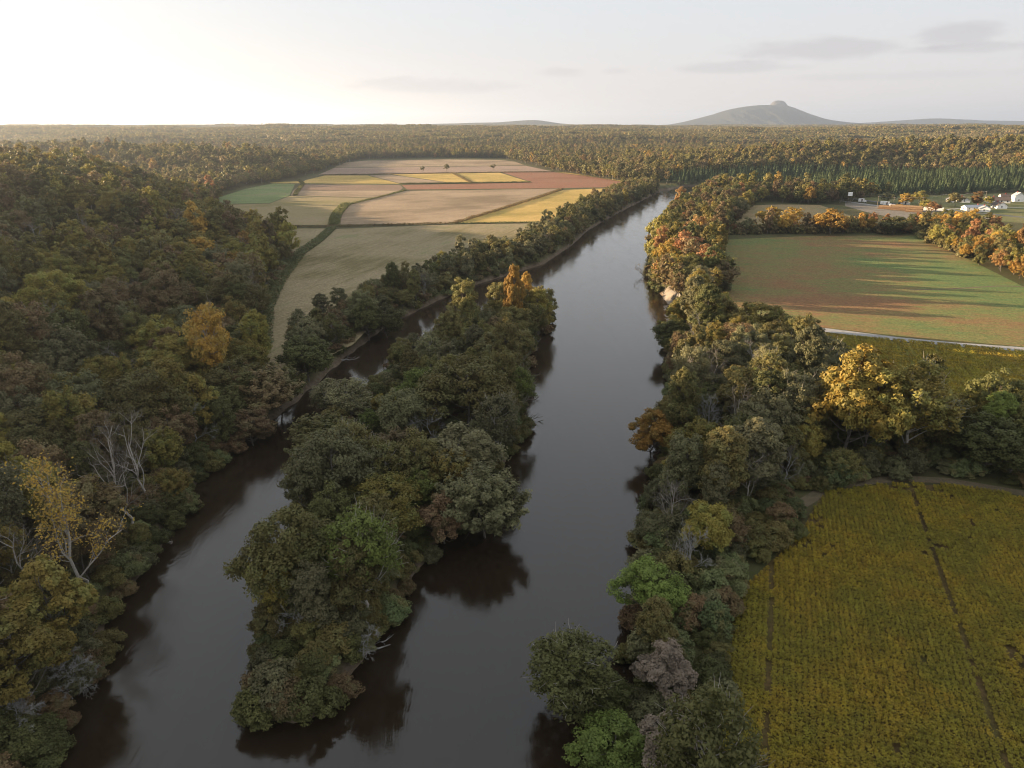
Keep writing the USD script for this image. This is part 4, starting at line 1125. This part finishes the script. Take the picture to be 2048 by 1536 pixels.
# ------------------------------------------------------------------ crops in rows
def row_piece(seed, length, leafn, size, width, tall):
    r = np.random.default_rng(seed)
    p = np.stack([r.normal(0, width * 0.36, leafn), r.uniform(-length / 2, length / 2, leafn), tall * r.uniform(0.25, 1.0, leafn) ** 0.6], 1)
    nrm = np.stack([p[:, 0] * 1.5, r.normal(size=leafn) * 0.4, np.full(leafn, 0.8)], 1) + r.normal(size=(leafn, 3)) * 0.35
    return leaf_quads(p, nrm, size, r, True)


ROW_DIR = math.atan2(0.345, 0.94)     # bearing of the rows, from straight ahead towards the right


def sow(name, label, poly, spacing, piece, length, keep, protos, margin=0.4):
    c, s = math.cos(ROW_DIR), math.sin(ROW_DIR)
    q = poly.buffer(-margin)
    xy = np.array(q.exterior.coords)
    a = xy[:, 0] * c - xy[:, 1] * s
    b = xy[:, 0] * s + xy[:, 1] * c
    A, B = np.meshgrid(np.arange(a.min(), a.max(), spacing), np.arange(b.min(), b.max(), length))
    A, B = A.ravel(), B.ravel()
    # the rows bow a little, as the headland does
    X, Y = A * c + B * s, -A * s + B * c
    X = X + 1.6 * (fb(X, Y, 60, 2, 31) - 0.5)
    row = np.round((A - a.min()) / spacing).astype(int)
    tram = row % 34 == 7
    ok = shapely.contains_xy(q, X, Y) & in_view(X, Y, 12) & ~(tram & (rng.uniform(0, 1, len(X)) < 0.7))
    thin = np.clip((0.36 - fb(X, Y, 7, 4, 17)) * 5, 0, 0.6)
    ok &= (rng.uniform(0, 1, len(X)) > thin) & (rng.uniform(0, 1, len(X)) < keep)
    vig = 0.8 + 0.5 * fb(X, Y, 14, 3, 23)
    it = [(protos[int(rng.integers(len(protos)))], float(X[i]), float(Y[i]), FLOOR + 0.04, -math.degrees(ROW_DIR) + (180 if rng.uniform() < 0.5 else 0), (float(vig[i]), 1.05, float(vig[i]))) for i in np.nonzero(ok)[0]]
    instancer(name, label, "soybeans", it)
    return len(it)


soy = [prototype(f"soybean_row_{k}", lambda k=k: [("plants", row_piece(300 + k, 1.75, 100, 0.20, 0.56, 0.75), LEAF["soybean"])]) for k in range(7)]
soy2 = [prototype(f"soybean_row_far_{k}", lambda k=k: [("plants", row_piece(320 + k, 6.0, 110, 0.36, 0.75, 0.7), LEAF["soybean"])]) for k in range(3)]
n1 = sow("soybean_rows", "rows of yellowing soybean plants in the near right field", SOY, 0.76, None, 1.6, 1.0, soy)
n2 = sow("soybean_rows", "yellow green soybean plants in the field below the gravel road", MEADOW, 0.95, None, 6.0, 0.97, soy2)

# weedy ditches between the fields
def ditch(uv, width, tall, label, colour="weed", per=5.0):
    line = LineString(pts(FLOOR, *uv))
    r = np.random.default_rng(int(line.length))
    n = int(line.length * per * 1.8 * max(1, width / 2))
    s_ = r.uniform(0, line.length, n)
    p = np.array([line.interpolate(a).coords[0] for a in s_])
    p = p + np.clip(r.normal(size=p.shape), -1.6, 1.6) * width * 0.26
    hgt = tall * (0.5 + 0.9 * fb(p[:, 0], p[:, 1], 9, 3, 61))
    c = np.column_stack([p, FLOOR + hgt * r.uniform(0.1, 1.0, n)])
    v, f = leaf_quads(c, r.normal(size=(n, 3)) * 0.6 + [0, 0, 0.6], 0.75, r, True)
    m = put("weedy_ditch", v, f, LEAF[colour])
    tag(m, label, "ditch", kind="thing")


ditch([(440, 453.5), (560, 455), (668, 454), (900, 448), (917, 447)], 3.0, 1.5, "long straight brown weed strip above the pale harvested field", "brown")
ditch([(917, 447.5), (1140, 444.5)], 2.0, 1.0, "thin dark weed line under the golden soybean field")
ditch([(668, 452), (670, 440), (674, 430), (692, 410)], 9.0, 2.4, "wide dark green hedged ditch, short and bent", "dark green", 5.0)
ditch([(694, 410), (750, 397), (812, 381)], 3.0, 1.4, "thin weedy ditch running from the bent hedge up to the right")
ditch([(664, 457), (640, 480), (600, 508), (560, 560), (530, 620), (522, 700)], 7.0, 1.8, "curving green weed strip along the pale field's left edge", "weed", 6.0)
ditch([(910, 447), (1000, 420), (1080, 395), (1124, 379)], 4.0, 1.9, "straight dark weed strip between pinkish stubble and golden field", "brown")
ditch([(590, 391), (606, 368), (598, 361)], 5.0, 1.8, "short dark ditch bending at the bright green crop", "dark green")
ditch([(640, 350.5), (780, 348.5), (1000, 345), (1108, 344)], 4.0, 1.4, "far dark weed line above the yellow plots", "brown")
ditch([(905, 346), (945, 366.5)], 5.0, 1.5, "short slanting ditch between two far yellow plots", "brown")
ditch([(800, 368.5), (945, 366.5), (1060, 364.8)], 6.0, 1.6, "weedy line between the yellow plots and the red soil")

# ------------------------------------------------------------------ village, log yard, poles
def plain(name, col, rough=0.6, var=0.12, metallic=0.0):
    c1, c2 = tuple(np.array(col) * (1 - var)), tuple(np.array(col) * (1 + var))
    return noise_col(name, [c1, col, c2], 0.8, rough, bump=0.15)


M["white_paint"] = plain("white_siding", (0.74, 0.73, 0.71))
M["dark_roof"] = plain("brown_shingle_roof", (0.11, 0.085, 0.075), 0.8)
M["grey_roof"] = plain("grey_metal_roof", (0.30, 0.31, 0.33), 0.5)
M["window"] = material("window_glass", {"p": ("principled_bsdf", dict(base_color=(0.03, 0.035, 0.04), roughness=0.08))}, [], "p.BSDF")
M["log"] = noise_col("cut_logs", [(0.15, 0.09, 0.05), (0.22, 0.14, 0.08), (0.09, 0.06, 0.04)], 1.4)
M["log_end"] = plain("log_ends", (0.28, 0.19, 0.11))
M["rubber"] = plain("tyre_rubber", (0.025, 0.025, 0.025), 0.8)
M["yellow_paint"] = plain("loader_yellow", (0.55, 0.30, 0.04), 0.45)
M["pole_wood"] = plain("pole_wood", (0.22, 0.18, 0.14), 0.8)
M["steel"] = plain("galvanised_steel", (0.42, 0.43, 0.45), 0.45)
M["red_paint"] = plain("dark_red_paint", (0.28, 0.05, 0.04), 0.5)


def house(u, v, label, L, Wd, wall, rise, rot, roof="dark_roof", storeys=1, porch=False):
    x, y = at(u, v, FLOOR)
    o = thing("house", label, "house", (x, y, FLOOR), rot)
    p = o.GetPath()
    hw = wall * storeys
    sec = np.array([(-Wd / 2, -0.3), (Wd / 2, -0.3), (Wd / 2, hw), (0, hw + rise), (-Wd / 2, hw)])
    m = trimesh.creation.extrude_polygon(Polygon(sec), L, engine="earcut")
    T = np.array([[0, 0, 1, -L / 2], [1, 0, 0, 0], [0, 1, 0, 0], [0, 0, 0, 1.0]])
    m.apply_transform(T)
    put("wall", np.array(m.vertices), np.array(m.faces), M["white_paint"], p)
    ov, th = 0.5, 0.16
    n = np.array([rise, Wd / 2]) / math.hypot(rise, Wd / 2)
    for s in (-1, 1):
        e = np.array([s * (Wd / 2 + ov), hw - rise * ov / (Wd / 2)])
        r0 = np.array([0.0, hw + rise])
        off = np.array([s * n[0], n[1]]) * th
        quad = Polygon([e + off * 0.05, r0 + [0, th * 0.05], r0 + [0, th * 1.2], e + off])
        rm = trimesh.creation.extrude_polygon(quad, L + 2 * ov, engine="earcut")
        rm.apply_transform(np.array([[0, 0, 1, -L / 2 - ov], [1, 0, 0, 0], [0, 1, 0, 0], [0, 0, 0, 1.0]]))
        rp = put("roof", np.array(rm.vertices), np.array(rm.faces), M[roof], p)
    put("chimney", *boxm((0.8, 0.8, 1.8), (L * 0.2, 0.6, hw + rise)), M["red_paint"], rp.GetPath())
    for s in (-1, 1):
        for st in range(storeys):
            k = max(2, int(L / 4))
            for i in range(k):
                xx = -L / 2 + (i + 0.5) * L / k
                if st == 0 and i == k // 2:
                    put("door", *boxm((1.0, 0.10, 2.1), (xx, s * (Wd / 2 + 0.03), 1.05)), M["dark_roof"], p)
                else:
                    w_ = put("window", *boxm((1.3, 0.10, 1.4), (xx, s * (Wd / 2 + 0.03), st * wall + 1.65)), M["steel"], p)
                    put("pane", *boxm((1.1, 0.04, 1.2), (xx, s * (Wd / 2 + 0.085), st * wall + 1.65)), M["window"], w_.GetPath())
        w_ = put("window", *boxm((0.10, 1.2, 1.3), (s * (L / 2 + 0.03), 0.4, 1.65)), M["steel"], p)
        put("pane", *boxm((0.04, 1.0, 1.1), (s * (L / 2 + 0.085), 0.4, 1.65)), M["window"], w_.GetPath())


house(1925, 404, "long white house farthest left in the village, dark roof", 17, 9, 2.7, 2.2, 70)
house(1947, 420, "long white mobile home in front, half behind the golden trees", 19, 7, 2.6, 1.6, 8, "grey_roof")
house(1968, 423, "white shed with grey roof right of the long mobile home", 11, 8, 2.6, 2.2, 60, "grey_roof")
house(1994, 405, "white house with wide brown roof in the village's middle row", 19, 10, 2.6, 2.6, 160)
house(1997, 416, "small white gabled house with dark roof at the village front", 13, 8, 2.8, 2.6, 80)
house(2034, 403, "tall two-storey white house at the village's right end", 9, 8, 2.8, 3.0, 75, "grey_roof", 2)
house(2016, 398, "low white building with reddish roof beside the tall house", 15, 8, 2.7, 2.2, 165)


def logs(u, v, label, L, rows, cols, rot, seed):
    x, y = at(u, v, FLOOR)
    o = thing("log_stack", label, "log stack", (x, y, FLOOR + 0.06), rot)
    r = np.random.default_rng(seed)
    for i in range(rows):
        for j in range(cols - i // 2):
            R = r.uniform(0.26, 0.36)
            yy, zz_ = (j - (cols - i // 2) / 2) * 0.68 + r.normal() * 0.05, 0.32 + i * 0.56
            a = r.uniform(-0.5, 0.5)
            m = trimesh.creation.cylinder(R, L * r.uniform(0.92, 1.04), sections=7)
            m.apply_transform(trimesh.transformations.rotation_matrix(math.pi / 2, [0, 1, 0]))
            put("log", np.array(m.vertices) + [a, yy, zz_], np.array(m.faces), M["log" if r.uniform() < 0.75 else "log_end"], o.GetPath())


logs(1775, 418, "low left stack of brown logs in the yard", 14, 5, 7, -32, 1)
logs(1803, 421, "tall middle stack of long brown logs in the yard", 17, 8, 8, -32, 2)
logs(1828, 424, "right stack of brown logs beside the white trailer", 12, 9, 8, -32, 3)


def wheels(p, xs, half, R=0.5):
    for xw in xs:
        for s in (-1, 1):
            m = trimesh.creation.cylinder(R, 0.3, sections=14)
            m.apply_transform(trimesh.transformations.rotation_matrix(math.pi / 2, [1, 0, 0]))
            put("wheel", np.array(m.vertices) + [xw, s * half, R], np.array(m.faces), M["rubber"], p)


def trailer(u, v, label, L, rot, name="box_trailer", cat="trailer", cab=False):
    x, y = at(u, v, FLOOR)
    o = thing(name, label, cat, (x, y, FLOOR + 0.07), rot)
    p = o.GetPath()
    put("body", *boxm((L, 2.5, 2.7), (0, 0, 2.4)), M["white_paint"], p)
    put("chassis", *boxm((L * 0.96, 1.6, 0.25), (0, 0, 0.88)), M["rubber"], p)
    put("door", *boxm((1.2, 0.06, 2.2), (L * 0.1, -1.27, 2.35)), M["dark_roof"], p)
    if cab:
        sec = Polygon([(0, 0.6), (1.9, 0.6), (1.9, 1.5), (1.4, 2.5), (0, 2.6)])
        m = trimesh.creation.extrude_polygon(sec, 2.2, engine="earcut")
        m.apply_transform(np.array([[1, 0, 0, L / 2 + 0.05], [0, 0, -1, 1.1], [0, 1, 0, 0], [0, 0, 0, 1.0]]))
        put("cab", np.array(m.vertices), np.array(m.faces), M["white_paint"], p)
        put("windscreen", *boxm((0.06, 1.8, 0.8), (L / 2 + 1.78, 0, 1.95)), M["window"], p)
        wheels(p, (-L * 0.3, L / 2 + 1.1), 1.0)
    else:
        wheels(p, (-L * 0.36, -L * 0.27, L * 0.33), 1.05)


trailer(1866, 424, "long white box trailer right of the log stacks", 15, -30)
trailer(1766, 411, "white box truck, left one of two by the road", 5, -30, "box_truck", "truck", True)
trailer(1772, 412, "white box truck, right one of two by the road", 5, -30, "box_truck", "truck", True)
trailer(1783, 417.5, "small white truck nearest the hedgerow in the yard", 4.5, -25, "box_truck", "truck", True)

trailer(1722, 405.5, "white truck alone on the road near the billboard", 5, -25, "box_truck", "truck", True)
trailer(1808, 411.5, "white trailer behind the middle log stack", 9, -28)
house(1900, 404, "small white shed at the village's left end near the red tree", 8, 6, 2.5, 1.6, 70, "grey_roof")

x, y = at(1798, 413, FLOOR)
o = thing("wheel_loader", "yellow wheel loader behind the log stacks", "loader", (x, y, FLOOR + 0.07), -40)
p = o.GetPath()
put("body", *boxm((3.4, 2.0, 1.2), (-0.6, 0, 1.5)), M["yellow_paint"], p)
put("cab", *boxm((1.5, 1.6, 1.6), (-0.2, 0, 2.9)), M["window"], p)
put("boom", *join(tube([(0.9, 0.6, 1.8), (2.2, 0.6, 2.2), (3.0, 0.6, 1.0)], 0.16, 6), tube([(0.9, -0.6, 1.8), (2.2, -0.6, 2.2), (3.0, -0.6, 1.0)], 0.16, 6)), M["yellow_paint"], p)
sec = Polygon([(0, 0.2), (1.0, 0.2), (1.1, 0.35), (0.25, 0.4), (0.2, 1.2), (0, 1.2)])
m = trimesh.creation.extrude_polygon(sec, 2.6, engine="earcut")
m.apply_transform(np.array([[1, 0, 0, 2.9], [0, 0, -1, 1.3], [0, 1, 0, 0], [0, 0, 0, 1.0]]))
put("bucket", np.array(m.vertices), np.array(m.faces), M["steel"], p)
wheels(p, (-1.5, 1.1), 1.05, 0.75)

x, y = at(1698, 406, FLOOR)
o = thing("billboard", "blank pale billboard on two posts beside the road", "billboard", (x, y, FLOOR), 0)
p = o.GetPath()
put("panel", *boxm((4.2, 0.25, 3.6), (0, 0, 8.2)), M["white_paint"], p)
for s in (-1, 1):
    put("post", *tube([(s * 1.2, 0.28, -0.3), (s * 1.2, 0.28, 8.5)], 0.16, 8), M["pole_wood"], p)

x, y = at(1854, 413, FLOOR)
POLES = [(1754, 415, 10, "utility pole by the road left of the two white trucks"), (1843, 417, 10, "double-crossarm utility pole behind the log stacks"), (1881, 408, 9, "short utility pole left of the ornamental trees"), (1967, 414, 14, "tall utility pole with crossarm among the village houses"), (1786, 412, 8, "utility pole behind the yellow loader")]
heads = []
for u, v, H_, lab in POLES:
    x, y = at(u, v, FLOOR)
    o = thing("utility_pole", lab, "utility pole", (x, y, FLOOR), 20)
    p = o.GetPath()
    put("pole", *tube([(0, 0, -0.5), (0, 0, H_)], [0.17, 0.11], 8), M["pole_wood"], p)
    put("crossarm", *boxm((2.6, 0.14, 0.16), (0, -0.2, H_ - 0.6)), M["pole_wood"], p)
    for s in (-1.1, -0.4, 0.4, 1.1):
        m = trimesh.creation.cylinder(0.06, 0.22, sections=8)
        put("insulator", np.array(m.vertices) + [s, -0.2, H_ - 0.41], np.array(m.faces), M["steel"], p)
    heads.append((x, y, FLOOR + H_ - 0.3))
for a, b, lab in ((2, 3, "drooping wire between the tall village pole and the short pole"), (1, 2, "wire from the double-crossarm pole to the short pole"), (0, 1, "wire between the roadside poles behind the log yard")):
    A, B = np.array(heads[a]), np.array(heads[b])
    t = np.linspace(0, 1, 13)[:, None]
    tag(put("power_line", *tube(A + (B - A) * t - np.array([0, 0, 1.0]) * (4 * t * (1 - t)) * 1.2, 0.035, 4), M["steel"]), lab, "wire")

# driftwood on the island's shores
def driftwood(u, v, label, L, seed, rot, mat="bark"):
    x, y = at(u, v, 0.2)
    r = np.random.default_rng(seed)
    o = thing("driftwood", label, "driftwood", (x, y, 0.1), rot)
    put("trunk", *tube(limb_path((-L / 2, 0, 0.1), (L / 2, r.normal() * 0.6, 0.5), r, 7, 0.06), np.linspace(0.24, 0.07, 7), 7), M[mat], o.GetPath())
    for k in range(6):
        s = np.array([r.uniform(-0.2, 0.5) * L, 0, 0.35])
        d = np.array([r.uniform(0.1, 0.5) * L * 0.6, r.normal() * 1.2, r.uniform(0.2, 1.5)])
        put("branch", *tube(limb_path(s, s + d, r, 5, 0.15), np.linspace(0.08, 0.02, 5), 4), M[mat], o.GetPath())


driftwood(1058, 800, "dark driftwood tangle at the island's right shore below the golden sycamore", 6, 1, 20)
driftwood(1062, 838, "lower dark driftwood tangle on the island's right shore", 7, 2, -30)
driftwood(1070, 690, "grey drift log stranded at the island's upper end", 7, 3, 70, "grey_wood")
driftwood(1062, 672, "pale drift log on the bare bank under the golden sycamore", 6, 4, 40, "pale_bark")
driftwood(700, 718, "grey log stranded at the pale field's lower bank", 6, 5, 20, "grey_wood")
driftwood(1068, 752, "small dark branch sticking out of the water off the island", 3.5, 6, 0)
driftwood(330, 1075, "fallen pale log sloping into the narrow channel from the left bank", 6, 7, -40, "pale_bark")
driftwood(745, 1290, "pale branch floating beside the island's right shore", 5, 8, 15, "grey_wood")

# ------------------------------------------------------------------ haze
M["haze"] = material("haze_air", {"v": ("principled_volume", dict(color=(0.72, 0.83, 1.0), density=HAZE_DENSITY, anisotropy=0.62))}, [], volume="v.volume")
hv, hf = boxm((56000, 34000, 570), (0, 16000, 570 / 2 - 3.2))
haze = put("haze", hv, hf, M["haze"])
tag(haze, "pale evening haze filling the valley and veiling the far hills", "haze", kind="stuff")
